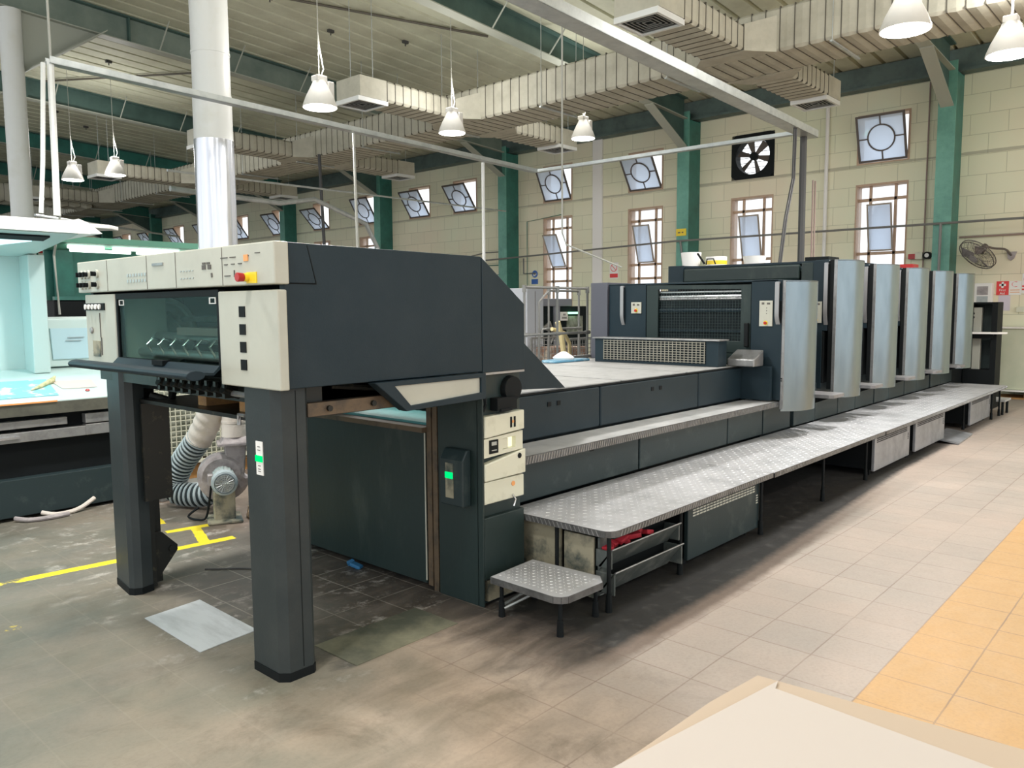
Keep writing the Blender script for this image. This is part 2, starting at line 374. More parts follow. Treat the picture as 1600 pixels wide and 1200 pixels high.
        if bevel:
            b = o.modifiers.new('bevel', 'BEVEL'); b.width = bevel; b.segments = 2; b.limit_method = 'ANGLE'; b.angle_limit = R(40)
        return o
def box(name, m, parent, x0, x1, y0, y1, z0, z1, bevel=0., at=None):
    return MB().box(x0, x1, y0, y1, z0, z1).build(name, m, parent, bevel, at=at)
def thing(name, loc, label, cat, group=None):
    o = bpy.data.objects.new(name, None); COL.objects.link(o); o.location = loc; o.empty_display_size = .1
    return tag(o, label, cat, group)
def tag(o, label, cat, group=None, kind=None):
    o['label'] = label; o['category'] = cat
    if group: o['group'] = group
    if kind: o['kind'] = kind
    return o
def struct(o): o['kind'] = 'structure'; return o
def copy_tree(o, parent=None):
    c = o.copy(); COL.objects.link(c); c.parent = parent
    for ch in list(o.children): copy_tree(ch, c)
    return c
def rename(o, label, cat=None, group=None):
    o['label'] = label
    if cat: o['category'] = cat
    if group: o['group'] = group
    return o
def text_mesh(name, txt, size, m, parent, mtx):
    """lettering turned into a mesh; mtx places it in world space"""
    cu = bpy.data.curves.new('lettering', 'FONT'); cu.body = txt; cu.size = size; cu.align_x = 'CENTER'; cu.align_y = 'CENTER'; cu.extrude = .002
    tmp = bpy.data.objects.new('tmp', cu); COL.objects.link(tmp)
    dg = bpy.context.evaluated_depsgraph_get(); me = bpy.data.meshes.new_from_object(tmp.evaluated_get(dg))
    bpy.data.objects.remove(tmp); me.name = name
    q = parent
    while q is not None and q.parent is not None: q = q.parent
    org = q.location if q is not None else Vector((0, 0, 0))
    me.transform(Matrix.Translation(-org) @ mtx); me.materials.clear(); me.materials.append(M[m])
    o = bpy.data.objects.new(name, me); COL.objects.link(o); o.parent = parent
    return o
# text facing -X, reading towards -Y
FACE_NX = Matrix(((0, 0, -1, 0), (-1, 0, 0, 0), (0, 1, 0, 0), (0, 0, 0, 1)))
# text facing -Y, reading towards +X
FACE_NY = Matrix(((1, 0, 0, 0), (0, 0, -1, 0), (0, 1, 0, 0), (0, 0, 0, 1)))
def circ(cy, cz, r, n=28, a0=0): return [(cy + r * math.cos(a0 + 2 * math.pi * k / n), cz + r * math.sin(a0 + 2 * math.pi * k / n)) for k in range(n)]

# ================================================================== CAMERA
YAW, PITCH, ROLL, F = R(41.8706), R(-5.45398), R(-.37882), 1236.6
fw = Vector((math.cos(YAW) * math.cos(PITCH), math.sin(YAW) * math.cos(PITCH), math.sin(PITCH)))
rt = Vector((math.sin(YAW), -math.cos(YAW), 0)); up = rt.cross(fw)
rt2 = math.cos(ROLL) * rt + math.sin(ROLL) * up; up2 = -math.sin(ROLL) * rt + math.cos(ROLL) * up
cam = bpy.data.cameras.new('camera'); camo = bpy.data.objects.new('camera', cam); COL.objects.link(camo)
camo.matrix_world = Matrix.Translation((0, 0, 1.65)) @ Matrix((rt2, up2, -fw)).transposed().to_4x4()
cam.sensor_width = 36; cam.lens = 36 * F / 1600; cam.clip_start = .05; cam.clip_end = 300
SC.camera = camo

# ================================================================== SETTING
WX = 17.0
COLY = [4.0, 9.45, 15.1, 20.6, 26.15, 31.7, 37.2, 42.8, 48.3, 53.9]
def ztop(x): return 7.30 - .055 * x          # underside of the ceiling sheet
def zbot(x): return ztop(x) - .47
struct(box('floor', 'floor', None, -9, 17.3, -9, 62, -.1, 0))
wins_up = [5.25, 8.0, 10.78, 13.54, 17.07, 19.1, 21.7, 24.4, 27.15, 29.9, 32.7, 35.4, 38.2, 41.0]
wins_lo = [5.25, 8.0, 10.78, 13.54, 21.7, 24.4]
holes = {}
for y in wins_up: holes.setdefault(y, []).append((4.5, 5.48))
for y in wins_lo: holes.setdefault(y, []).append((1.25, 4.11))
mb = MB(); cur = -9.
for y in sorted(holes):
    mb.box(WX, WX + .3, cur, y - .5, 0, 6.45)
    z = 0
    for a, b in sorted(holes[y]): mb.box(WX, WX + .3, y - .5, y + .5, z, a); z = b
    mb.box(WX, WX + .3, y - .5, y + .5, z, 6.45); cur = y + .5
mb.box(WX, WX + .3, cur, 62, 0, 6.45)
struct(mb.build('wall_right', 'wall'))
struct(box('wall_back', 'wallb', None, -9, 17.3, 62, 62.3, 0, 9))
# ribbed ceiling sheet: trapezoid ribs running along X
mb = MB(); pitch = .42; y = -9.; prof = []
while y < 62: prof += [(y, 0), (y + .33, 0), (y + .345, .07), (y + .395, .07), (y + .41, 0)]; y += pitch
x0, x1 = -9., 17.3
row0 = [mb.bm.verts.new((x0, a, ztop(x0) + b)) for a, b in prof]; row1 = [mb.bm.verts.new((x1, a, ztop(x1) + b)) for a, b in prof]
for i in range(len(prof) - 1): mb._f([row0[i], row0[i + 1], row1[i + 1], row1[i]])
row2 = [mb.bm.verts.new((x0, a, ztop(x0) + .12)) for a in (prof[0][0], prof[-1][0])]; row3 = [mb.bm.verts.new((x1, a, ztop(x1) + .12)) for a in (prof[0][0], prof[-1][0])]
mb._f([row2[0], row2[1], row3[1], row3[0]])
struct(mb.build('ceiling', 'ceil'))
struct(box('trim_1', 'eave', None, WX - .22, WX, -9, 62, 5.98, 6.36))
mb = MB(); mb.box(WX - .30, WX, -9, 62, 5.93, 5.98); struct(mb.build('trim_2', 'eave'))
struct(box('trim_3', 'outdoor', None, 17.3, 45, -20, 62, -.3, -.1))

# ------------------------------------------------------------------ windows
tilt = {5.25: 20, 10.78: 34, 13.54: 27, 17.07: 36, 19.1: 34, 21.7: 30, 24.4: 44, 27.15: 38, 29.9: 36}
wn = 0
for y in wins_up:
    if y == 8.0: continue
    wn += 1
    w = MB(); z0, z1 = 4.5, 5.48
    w.ring([(y - .5, z0), (y + .5, z0), (y + .5, z1), (y - .5, z1)], [(y - .46, z0 + .03), (y + .46, z0 + .03), (y + .46, z1 - .04), (y - .46, z1 - .04)], 'X', WX - .01, WX + .29)
    fr = struct(w.build('window_%d' % wn, 'frame'))
    # inward falling sash, hinged on its bottom rail
    t = R(tilt.get(y, 34)); h = .92; pv = Vector((WX + .02, y, z0 + .04))
    def T(a, b, dpt): return (pv.x - math.sin(t) * b - math.cos(t) * dpt, y + a, pv.z + math.cos(t) * b - math.sin(t) * dpt)
    s = MB()
    def bar(poly_o, poly_i):
        V = [[s.bm.verts.new(T(p[0], p[1], d)) for p in poly] for d in (-.02, .02) for poly in (poly_o, poly_i)]
        n = len(poly_o)
        for i in range(n):
            j = (i + 1) % n
            s._f([V[0][i], V[0][j], V[1][j], V[1][i]]); s._f([V[2][i], V[3][i], V[3][j], V[2][j]])
            s._f([V[0][i], V[2][i], V[2][j], V[0][j]]); s._f([V[1][i], V[1][j], V[3][j], V[3][i]])
    bar([(-.46, 0), (.46, 0), (.46, h), (-.46, h)], [(-.42, .04), (.42, .04), (.42, h - .04), (-.42, h - .04)])
    bar(circ(0, h / 2, .265), circ(0, h / 2, .24))
    for a, b, c, d in ((-.42, -.25, h / 2 - .012, h / 2 + .012), (.25, .42, h / 2 - .012, h / 2 + .012), (-.012, .012, .04, h / 2 - .25), (-.012, .012, h / 2 + .25, h - .04)):
        s.hexa([T(a, c, -.015), T(b, c, -.015), T(b, d, -.015), T(a, d, -.015), T(a, c, .015), T(b, c, .015), T(b, d, .015), T(a, d, .015)])
    sash = s.build('sash', 'sash', fr)
    g = MB(); g.hexa([T(-.43, .03, -.003), T(.43, .03, -.003), T(.43, h - .03, -.003), T(-.43, h - .03, -.003), T(-.43, .03, .003), T(.43, .03, .003), T(.43, h - .03, .003), T(-.43, h - .03, .003)])
    g.build('pane', 'pane', sash)
for y in wins_lo:
    wn += 1
    z0, z1 = 1.25, 4.11
    w = MB()
    w.ring([(y - .5, z0), (y + .5, z0), (y + .5, z1), (y - .5, z1)], [(y - .47, z0 + .03), (y + .47, z0 + .03), (y + .47, z1 - .04), (y - .47, z1 - .04)], 'X', WX - .01, WX + .29)
    for a in (-.24, .24): w.box(WX + .10, WX + .15, y + a - .026, y + a + .026, z0, z1)
    for b in (3.80, 2.72, 2.38, 1.6): w.box(WX + .10, WX + .15, y - .47, y + .47, b - .03, b + .03)
    fr = struct(w.build('window_%d' % wn, 'frame'))
    t = R({5.25: 12, 8.0: 14, 10.78: 17, 13.54: 27}.get(y, 16)); h = .95; pv = Vector((WX + .06, y, 2.76))
    def T(a, b, dpt): return (pv.x - math.sin(t) * b - math.cos(t) * dpt, y + a, pv.z + math.cos(t) * b - math.sin(t) * dpt)
    s = MB()
    for a, b, c, d in ((-.24, -.21, 0, h), (.21, .24, 0, h), (-.21, .21, 0, .03), (-.21, .21, h - .03, h)):
        s.hexa([T(a, c, -.015), T(b, c, -.015), T(b, d, -.015), T(a, d, -.015), T(a, c, .015), T(b, c, .015), T(b, d, .015), T(a, d, .015)])
    sash = s.build('sash', 'sashl', fr)
    g = MB(); g.hexa([T(-.22, .02, -.003), T(.22, .02, -.003), T(.22, h - .02, -.003), T(-.22, h - .02, -.003), T(-.22, .02, .003), T(.22, .02, .003), T(.22, h - .02, .003), T(-.22, h - .02, .003)])
    g.build('pane', 'pane', sash)
    box('glazing', 'clear', fr, WX + .12, WX + .126, y - .47, y + .47, z0 + .02, z1 - .02)

# exhaust fan in the wall
t = thing('exhaust_fan', (WX + .05, 8.0, 4.5), 'dark square exhaust fan with round opening set high in the block wall', 'exhaust fan')
sq = []
for k in range(32):
    a = 2 * math.pi * (k + .5) / 32; c_, s_ = math.cos(a), math.sin(a); q = .5 / max(abs(c_), abs(s_)); sq.append((8.0 + c_ * q, 4.99 + s_ * q * .98))
hole = [(8.0 - .0 + .40 * math.cos(2 * math.pi * (k + .5) / 32), 4.99 + .40 * math.sin(2 * math.pi * (k + .5) / 32)) for k in range(32)]
MB().ring(sq, hole, 'X', WX - .02, WX + .22).build('shroud', 'black', t)
MB().cyl((WX + .02, 8, 4.99), (WX + .14, 8, 4.99), .085).build('hub', 'black', t, smooth=True)
for k in range(6):
    a = R(60 * k + 15); d = Vector((0, math.cos(a), math.sin(a))); n_ = Vector((0, -math.sin(a), math.cos(a)))
    b = MB(); c0 = Vector((WX + .08, 8, 4.99)); p = []
    for off in (-.004, .004):
        p += [c0 + d * .06 - n_ * .03 + Vector((off - .015, 0, 0)), c0 + d * .38 - n_ * .075 + Vector((off - .04, 0, 0)), c0 + d * .38 + n_ * .075 + Vector((off + .04, 0, 0)), c0 + d * .06 + n_ * .03 + Vector((off + .015, 0, 0))]
    b.hexa(p); b.build('blade', 'sash', t)
g = MB()
for k in range(-3, 4): g.box(WX + .17, WX + .18, 7.55, 8.45, 4.99 + k * .11 - .005, 4.99 + k * .11 + .005)
g.build('guard', 'sash', t)

# ------------------------------------------------------------------ steel frame
clabel = ['green steel wall column beside the wall fan, at the right', 'green steel wall column with the yellow notice', 'green steel wall column left of the pair of lower windows above the rails',
          'green steel wall column behind the dark grey side cover of the press', 'green steel wall column between open top windows behind the white pipe run', 'far green steel wall column near the big white pipe',
          'seventh green steel wall column from the right, small and distant', 'eighth green steel wall column from the right, tiny', 'ninth green steel wall column from the right, tiny', 'farthest green steel wall column at the end']
for i, y in enumerate(COLY):
    t = thing('steel_column', (WX - .3, y, 0), clabel[i], 'column', 'green wall columns')
    box('flange', 'greenlt', t, WX - .52, WX - .50, y - .15, y + .15, 0, ztop(WX - .5) - .3)
    m = MB(); m.box(WX - .50, WX - .02, y - .012, y + .012, 0, 6.1); m.build('web', 'green', t)
    m = MB(); m.box(WX - .02, WX, y - .15, y + .15, 0, 5.93); m.build('rear_flange', 'green', t)
    m = MB(); m.box(WX - .5, WX - .02, y - .14, y - .012, 2.2, 2.215); m.box(WX - .5, WX - .02, y - .14, y - .012, 4.2, 4.215); m.build('stiffener', 'green', t)
# side plates close the columns towards the camera side
    m = MB(); m.box(WX - .50, WX - .02, y - .15, y - .138, 0, 5.9); m.build('side_plate', 'green', t)
rl = ['dark green roof rafter nearest the right edge with pale haunch', 'dark green roof rafter reaching the column with the yellow notice', 'big grey green roof rafter crossing the upper left with pale bottom flange',
      'second roof rafter at upper left, dark teal', 'third roof rafter at left, green', 'fourth roof rafter at left, thin and far']
for i, y in enumerate(COLY[:9]):
    lab = rl[i] if i < 6 else 'very distant green roof rafter number %s behind the ducts' % ['one', 'two', 'three'][i - 6]
    t = thing('roof_rafter', (8, y, zbot(8)), lab, 'rafter', 'roof rafters')
    xa, xb = -6., WX - .52
    def rf(x0, x1, dz0, dz1, w):
        return [(x0, y - w, zbot(x0) + dz0), (x1, y - w, zbot(x1) + dz0), (x1, y + w, zbot(x1) + dz0), (x0, y + w, zbot(x0) + dz0),
                (x0, y - w, zbot(x0) + dz1), (x1, y - w, zbot(x1) + dz1), (x1, y + w, zbot(x1) + dz1), (x0, y + w, zbot(x0) + dz1)]
    MB().hexa(rf(xa, xb, .015, .45, .008)).build('web', 'green' if i > 3 else ('raftergrey' if i == 2 else 'rafter'), t)
    MB().hexa(rf(xa, xb, 0, .018, .11)).build('bottom_flange', 'flange', t)
    MB().hexa(rf(xa, xb, .44, .465, .11)).build('top_flange', 'rafter', t)
    # haunch at the wall column
    h = MB(); h.prism([(WX - .52, zbot(16.5)), (WX - 1.9, zbot(15.1)), (WX - .52, zbot(16.5) - .62)], 'Y', y - .008, y + .008); h.build('haunch', 'rafter', t)
    h = MB(); x0_, x1_ = WX - 2.0, WX - .52; za, zb = zbot(x0_) - .0, zbot(16.5) - .62
    h.hexa([(x0_, y - .11, za - .02), (x1_, y - .11, zb - .02), (x1_, y + .11, zb - .02), (x0_, y + .11, za - .02), (x0_, y - .11, za), (x1_, y - .11, zb), (x1_, y + .11, zb), (x0_, y + .11, za)])
    h.build('haunch_flange', 'flange', t)
    # haunch at the inner column
    h = MB(); h.hexa([(4.75, y - .42, 5.62), (5.95, y - .42, zbot(5.95) - .02), (5.95, y + .3, zbot(5.95) - .02), (4.75, y + .3, 5.62), (4.75, y - .42, 5.64), (5.95, y - .42, zbot(5.95)), (5.95, y + .3, zbot(5.95)), (4.75, y + .3, 5.64)])
    h.build('inner_haunch_flange', 'flange', t)
    h = MB(); h.prism([(4.75, 5.64), (5.95, zbot(5.95)), (4.75, zbot(4.75))], 'Y', y - .008, y + .008); h.build('inner_haunch', 'flange' if i == 2 else 'rafter', t)
    # flange braces
    for xx in (7.0, 8.5, 10.0, 11.5, 13.0, 14.5):
        MB().tube([(xx, y - .10, zbot(xx) + .02), (xx, y - .52, ztop(xx) - .03)], .014, 6).build('brace', 'flange', t)
    for xx in (6.45,):
        box('splice_plate', 'rafter', t, xx, xx + .03, y - .1, y + .1, zbot(xx), ztop(xx) - .02)
# inner columns: round and painted white
def round_col(x, y, r, label, low=None, ztop_=None):
    t = thing('round_column', (x, y, 0), label, 'column', 'inner white columns')
    zt = ztop_ or (zbot(x) - .02)
    c = MB(); z_low = low or .3
    c.cyl((x, y, z_low), (x, y, zt), r, n=36); c.cyl((x, y, zt - 1.75), (x, y, zt - 1.72), r + .006, n=36)
    c.build('shaft', 'white', t, smooth=True)
    if low:
        MB().cyl((x, y, .0), (x, y, low), r + .012, n=36).build('metal_cladding', 'cladding', t, smooth=True)
        MB().cyl((x, y, low), (x, y, low + .55), r + .007, n=36).build('collar', 'white', t, smooth=True)
    else: MB().cyl((x, y, 0), (x, y, .3), r + .01, n=36).build('base_sleeve', 'steel', t, smooth=True)
    return t
M['cladding'] = mat('shiny_cladding', (.74, .75, .80), .22, .8, (.60, .62, .68), 1.4, .35, .7, aniso=(9, 9, .3))
M['tealclad'] = mat('greenish_cladding', (.30, .50, .46), .3, .6, (.42, .60, .56), 1.4, .35, .7, aniso=(9, 9, .3))
round_col(5.06, 9.5, .225, 'thick round white column with shiny metal lower half behind the press delivery', 3.75)
round_col(4.56, 15.05, .165, 'slimmer round white column at the far left above the viewing console')
round_col(4.6, 20.6, .165, 'distant round white column hidden mostly behind the left console')
t = thing('vertical_duct', (7.0, 13.3, 0), 'greenish shiny vertical duct just left of the thick white column', 'duct')
c = MB(); c.cyl((7.0, 13.3, 0), (7.0, 13.3, 4.85), .2, n=32); c.build('shaft', 'tealclad', t, smooth=True)
for z in (2.9, 3.45, 4.2): MB().cyl((7, 13.3, z), (7, 13.3, z + .03), .207, n=32).build('seam_band', 'steel', t, smooth=True)

# ------------------------------------------------------------------ main air duct with branches
def duct_run(m, p0, p1, w, z0, z1, along, seg=.2, bulge=.005):
    """wrapped rectangular duct with sagging wrap between straps; along 'X' or 'Y'"""
    L_ = p1 - p0; n = max(1, int(abs(L_) / seg)); rings = []
    for i in range(n * 2 + 1):
        t = p0 + L_ * i / (n * 2); b = bulge * (1 + .5 * random.random()) if i % 2 else 0
        sag = b * 1.8
        a0, a1 = w[0] - b, w[1] + b
        pts = [(a0, z0 + .03), (a0 + .03, z0 - sag), ((a0 + a1) / 2, z0 - sag * 1.5), (a1 - .03, z0 - sag), (a1, z0 + .03), (a1, z1 - .03), (a1 - .03, z1 + b), (a0 + .03, z1 + b), (a0, z1 - .03)]
        rings.append([m.bm.verts.new((q[0], t, q[1]) if along == 'Y' else (t, q[0], q[1])) for q in pts])
    m.mi = 0
    k = len(rings[0])
    for A, B in zip(rings, rings[1:]):
        for i in range(k): m._f([A[i], A[(i + 1) % k], B[(i + 1) % k], B[i]])
    m._f(rings[0]); m._f(rings[-1][::-1])
    m.mi = 1
    for i in range(0, n + 1):
        t = p0 + L_ * i / n; e = .006
        o = [(w[0] - e, z0 - e), (w[1] + e, z0 - e), (w[1] + e, z1 + e), (w[0] - e, z1 + e)]; q = [(w[0] + .01, z0 + .01), (w[1] - .01, z0 + .01), (w[1] - .01, z1 - .01), (w[0] + .01, z1 - .01)]
        m.ring(o, q, along, t - .006, t + .006)
    m.mi = 0
DX0, DX1, DZ0, DZ1 = 10.5, 11.42, 5.04, 5.6
t = thing('air_duct', (10.9, 10, DZ0), 'long wrapped main air duct hung under the roof with side branches', 'air duct')
mb = MB(); duct_run(mb, -3, 40, (DX0, DX1), DZ0, DZ1, 'Y'); mb.build('main_run', ['duct', 'strap'], t)
def branch(y, side, ln=2.45):
    z0, z1 = DZ0 + .0, DZ0 + .32
    w = (y - .31, y + .31)
    m = MB()
    if side < 0: a, b = DX0 - .02, DX0 - ln
    else: a, b = DX1 + .02, DX1 + ln
    duct_run(m, a, b + (.55 if side < 0 else -.55), w, z0, z1, 'X', .17, .006)
    e0, e1 = (b, b + .55) if side < 0 else (b - .55, b)
    m.mi = 0; m.box(e0, e1, w[0], w[1], z0, z1)
    # flared neck at the main duct
    q = (DX0 - .35) if side < 0 else (DX1 + .35); base = DX0 if side < 0 else DX1
    m.hexa([(q, w[0] - .01, z0 - .01), (base, w[0] - .3, z0 - .01), (base, w[1] + .3, z0 - .01), (q, w[1] + .01, z0 - .01), (q, w[0] - .01, z1 + .01), (base, w[0] - .3, DZ1 - .1), (base, w[1] + .3, DZ1 - .1), (q, w[1] + .01, z1 + .01)])
    br = m.build('branch_duct', ['duct', 'strap'], t)
    cx = (e0 + e1) / 2
    d = MB(); d.ring([(cx - .30, y - .30), (cx + .30, y - .30), (cx + .30, y + .30), (cx - .30, y + .30)], [(cx - .26, y - .26), (cx + .26, y - .26), (cx + .26, y + .26), (cx - .26, y + .26)], 'Z', z0 - .07, z0 - .001)
    df = d.build('diffuser', 'white', br); d = MB()
    for k in range(0, 5):
        s_ = .25 - k * .05
        d.ring([(cx - s_ - .012, y - s_ - .012), (cx + s_ + .012, y - s_ - .012), (cx + s_ + .012, y + s_ + .012), (cx - s_ - .012, y + s_ + .012)], [(cx - s_, y - s_), (cx + s_, y - s_), (cx + s_, y + s_), (cx - s_, y + s_)], 'Z', z0 - .05, z0 - .042)
    d.build('louvre', 'steelflat', df)
    box('diffuser_throat', 'void', df, cx - .265, cx + .265, y - .265, y + .265, z0 - .035, z0 - .001)
    hg = MB()
    for xx in (cx,):
        hg.tube([(xx, w[0] + .02, z1), (xx, w[0] + .02, ztop(xx))], .006, 5); hg.tube([(xx, w[1] - .02, z1), (xx, w[1] - .02, ztop(xx))], .006, 5)
    hg.build('hanger_rod', 'galv', br)
for y in (5.25, 10.72, 15.9, 21.2, 26.7): branch(y, -1)
for y in (5.25, 10.72, 15.9, 21.2): branch(y, 1, 2.3)
for y in [1.5 + 2.4 * k for k in range(16)]:
    hg = MB()
    for xx in (DX0 - .02, DX1 + .02): hg.tube([(xx, y, DZ0 - .04), (xx, y, ztop(xx))], .006, 5)
    hg.box(DX0 - .05, DX1 + .05, y - .02, y + .02, DZ0 - .05, DZ0 - .03); hg.build('hanger', 'galv', t)
# second duct far left
t = thing('air_duct', (4.5, 30, 5.0), 'distant brownish air duct crossing at left below the far rafters', 'air duct')
mb = MB(); duct_run(mb, 4., 10.4, (27.6, 28.4), 5.0, 5.5, 'X', .35, .02); mb.build('main_run', ['duct', 'strap'], t)
for xx in (5., 7.5, 10.): MB().tube([(xx, 28, 5.5), (xx, 28, ztop(xx))], .01, 5).build('hanger', 'galv', t)

# ------------------------------------------------------------------ cable trays and pipes overhead
def tray(name, p0, p1, w, h, label, m='galv'):
    p0, p1 = Vector(p0), Vector(p1); d = (p1 - p0).normalized(); n_ = Vector((-d.y, d.x, 0)); b = MB()
    def bx(o0, o1, z0, z1):
        b.hexa([p0 + n_ * o0 + Vector((0, 0, z0)), p1 + n_ * o0 + Vector((0, 0, z0)), p1 + n_ * o1 + Vector((0, 0, z0)), p0 + n_ * o1 + Vector((0, 0, z0)),
                p0 + n_ * o0 + Vector((0, 0, z1)), p1 + n_ * o0 + Vector((0, 0, z1)), p1 + n_ * o1 + Vector((0, 0, z1)), p0 + n_ * o1 + Vector((0, 0, z1))])
    bx(-w, w, 0, .006); bx(-w, -w + .006, 0, h); bx(w - .006, w, 0, h)
    return tag(b.build(name, m, at='base'), label, 'cable tray')
tray('cable_tray', (2.70, 7.98, 3.86), (10.05, 8.47, 3.84), .05, .06, 'long pale cable tray running from the upper left towards the wall')
tray('cable_tray', (1.6, 3.8, 3.88), (10.35, 4.08, 3.80), .09, .09, 'wide pale cable tray crossing in front of the main duct at top centre')
tray('cable_tray', (10.15, 8.5, 3.86), (10.2, 4.0, 3.84), .04, .05, 'pale cable tray running parallel to the window wall, joining two others')
mb = MB(); mb.tube([(2.72, 7.98, 3.9), (2.71, 7.98, 3.0), (2.70, 7.98, 2.52)], .03, 8); tag(mb.build('conduit_post', 'white', at='base'), 'white vertical conduit post at far left under the tray end', 'pipe')
mb = MB(); mb.tube([(2.66, 7.98, 3.86), (2.60, 7.95, 3.0), (2.56, 7.95, 2.53)], .02, 8); tag(mb.build('conduit_post', 'white', at='base'), 'thin leaning white conduit beside the vertical post at far left', 'pipe')
mb = MB(); mb.tube([(10.2, 4.12, 3.9), (10.22, 4.12, 2.1)], .045, 8); tag(mb.build('cable_drop', 'dcable'), 'thick black cable bundle dropping from the tray end to the printing units', 'cable')
mb = MB(); mb.tube([(10.55, 4.12, 3.3), (10.57, 4.12, 2.1)], .012, 6); mb.tube([(10.63, 4.12, 3.3), (10.65, 4.12, 2.1)], .012, 6); tag(mb.build('cable_drop', 'cond'), 'pair of thin rusty conduits beside the black cable bundle', 'conduit')
mb = MB()
for dx in (0, .05): mb.tube([(9.62 + dx, 4.0, 3.9), (9.60 + dx, 4.0, 3.2), (9.40 + dx, 4.0, 2.7), (9.25 + dx, 4.0, 2.1)], .014, 6)
tag(mb.build('hanging_cable', 'dcable'), 'two slack grey cables hanging down to the printing units in front of the wall', 'cable')
mb = MB(); mb.tube([(8.0, 6.3, ztop(8)), (8.0, 6.3, 2.6), (8.02, 6.25, 2.45), (8.3, 5.6, 2.15)], .012, 6); tag(mb.build('hanging_cable', 'cable'), 'single thin cable hanging before the wide tilted window then bending to the press', 'cable')
mb = MB(); mb.tube([(8.96, 8.6, 3.88), (8.96, 8.6, 1.9), (8.96, 8.6, 0)], .025, 8); tag(mb.build('drop_pipe', 'white', at='base'), 'pale drop pipe rising behind the sloping cover of the press delivery', 'pipe')
mb = MB(); mb.tube([(6.45, 8.5, 4.0), (6.5, 8.5, 0)], .018, 6); tag(mb.build('drop_pipe', 'cable', at='base'), 'thin pale pole right of the thick white column', 'pipe')
mb = MB(); mb.tube([(2.80, 8.2, ztop(2.8)), (2.8, 8.2, 2.55), (2.86, 8.6, 2.2), (2.88, 8.6, 1.62)], .011, 6); tag(mb.build('hanging_cable', 'cable'), 'long white cable hanging down at the upper left past the console hood', 'cable')
mb = MB(); mb.tube([(6.6, 14.0, 3.8), (8.8, 14, 3.75), (9.6, 14, 3.9), (10.9, 14.0, 3.5), (11.2, 14, 3.0), (11.25, 14, 1.5)], .05, 8); tag(mb.build('bent_pipe', 'galv'), 'bent galvanised pipe arching in front of the distant open windows', 'pipe')
mb = MB(); mb.tube([(10.3, 14.8, 5.0), (10.4, 14.8, 2.0)], .035, 8); tag(mb.build('drop_pipe', 'dcable'), 'dark vertical pipe crossing the tilted window left of the white pole', 'pipe')
# pipe rail along the window wall
mb = MB(); mb.tube([(WX - .6, 1.0, 3.16), (WX - .6, 9.6, 3.18), (WX - .6, 16, 3.0)], .022, 8); tag(mb.build('wall_pipe', 'pipe'), 'thin grey pipe running across all the lower windows of the wall', 'pipe')
mb = MB(); mb.tube([(WX - .06, -3, 2.93), (WX - .06, 3.8, 2.93)], .02, 6); tag(mb.build('wall_conduit', 'cond'), 'brown conduit on the wall above the fan at the right', 'conduit')
mb = MB(); mb.tube([(WX - .6, 4.0, 3.16), (WX - .6, 4.0, 2.1)], .025, 6); tag(mb.build('wall_conduit', 'pipe'), 'short grey pipe coming down the right green column', 'pipe')
mb = MB(); mb.tube([(WX - .6, 9.45, 3.18), (WX - .6, 9.3, 2.2)], .025, 6); tag(mb.build('wall_conduit', 'pipe'), 'short grey pipe coming down the column with the yellow notice', 'pipe')
box('pilaster', 'signwhite', None, WX - .05, WX - .001, 12.05, 12.35, 0, 5.93, at='base')
tag(bpy.data.objects['pilaster'], 'pale flat vertical strip on the wall between two tilted windows', 'pilaster')
for y, m_, lab in ((6.35, 'signwhite', 'pale vertical pipe on the wall left of the round patterned window'), (4.42, 'cond', 'thin brown conduit on the wall beside the right green column')):
    mb = MB(); mb.tube([(WX - .04, y, 0), (WX - .04, y, 5.9)], .04 if y > 6 else .015, 8); tag(mb.build('wall_downpipe', m_, at='base'), lab, 'pipe')
mb = MB(); mb.tube([(WX - .04, 14.6, 0.2), (WX - .04, 14.6, 4.05), (WX - .04, 13.35, 4.15), (WX - .04, 13.35, 5.2)], .012, 6); tag(mb.build('wall_conduit', 'green'), 'thin green conduit stepping around the window above the rails', 'conduit')
mb = MB(); mb.tube([(WX - .05, 20.4, 3.15), (WX - .05, 18.5, 3.1), (WX - .05, 17.5, 3.12), (WX - .05, 16.2, 3.28), (WX - .05, 15.3, 3.27)], .015, 6); tag(mb.build('wall_cable', 'pipe'), 'sagging grey cable low on the plain green wall bay', 'cable')
mb = MB(); mb.tube([(WX - .04, 20.4, 2.9), (WX - .04, 15.3, 2.9)], .012, 6); mb.tube([(WX - .04, 15.2, 2.62), (WX - .04, 17.8, 2.62)], .012, 6); tag(mb.build('wall_conduit', 'green'), 'pair of straight thin conduits on the plain green wall bay', 'conduit')
mb = MB(); mb.tube([(WX - .02, 14.75, 3.05), (WX - .02, 14.75, 2.62), (WX - .02, 14.3, 2.62)], .02, 6); tag(mb.build('pipe_bracket', 'pipe'), 'grey L-shaped pipe outlet above the blue sign', 'pipe')
mb = MB(); mb.tube([(6., 19., 3.7), (12, 25., 4.0)], .03, 6); mb.tube([(6., 12.8, 3.9), (16.3, 14.8, 4.3)], .02, 6); tag(mb.build('ceiling_conduit', 'galv'), 'long thin pale conduits crossing below the duct near the thick column', 'conduit')
mb = MB(); mb.tube([(9.5, 33, 3.9), (16.9, 36., 3.9)], .05, 6); mb.tube([(9., 33, 3.7), (16.9, 36.5, 3.65)], .04, 6); tag(mb.build('red_pipe', 'signred'), 'pair of distant red pipes above the green tube lights', 'pipe')
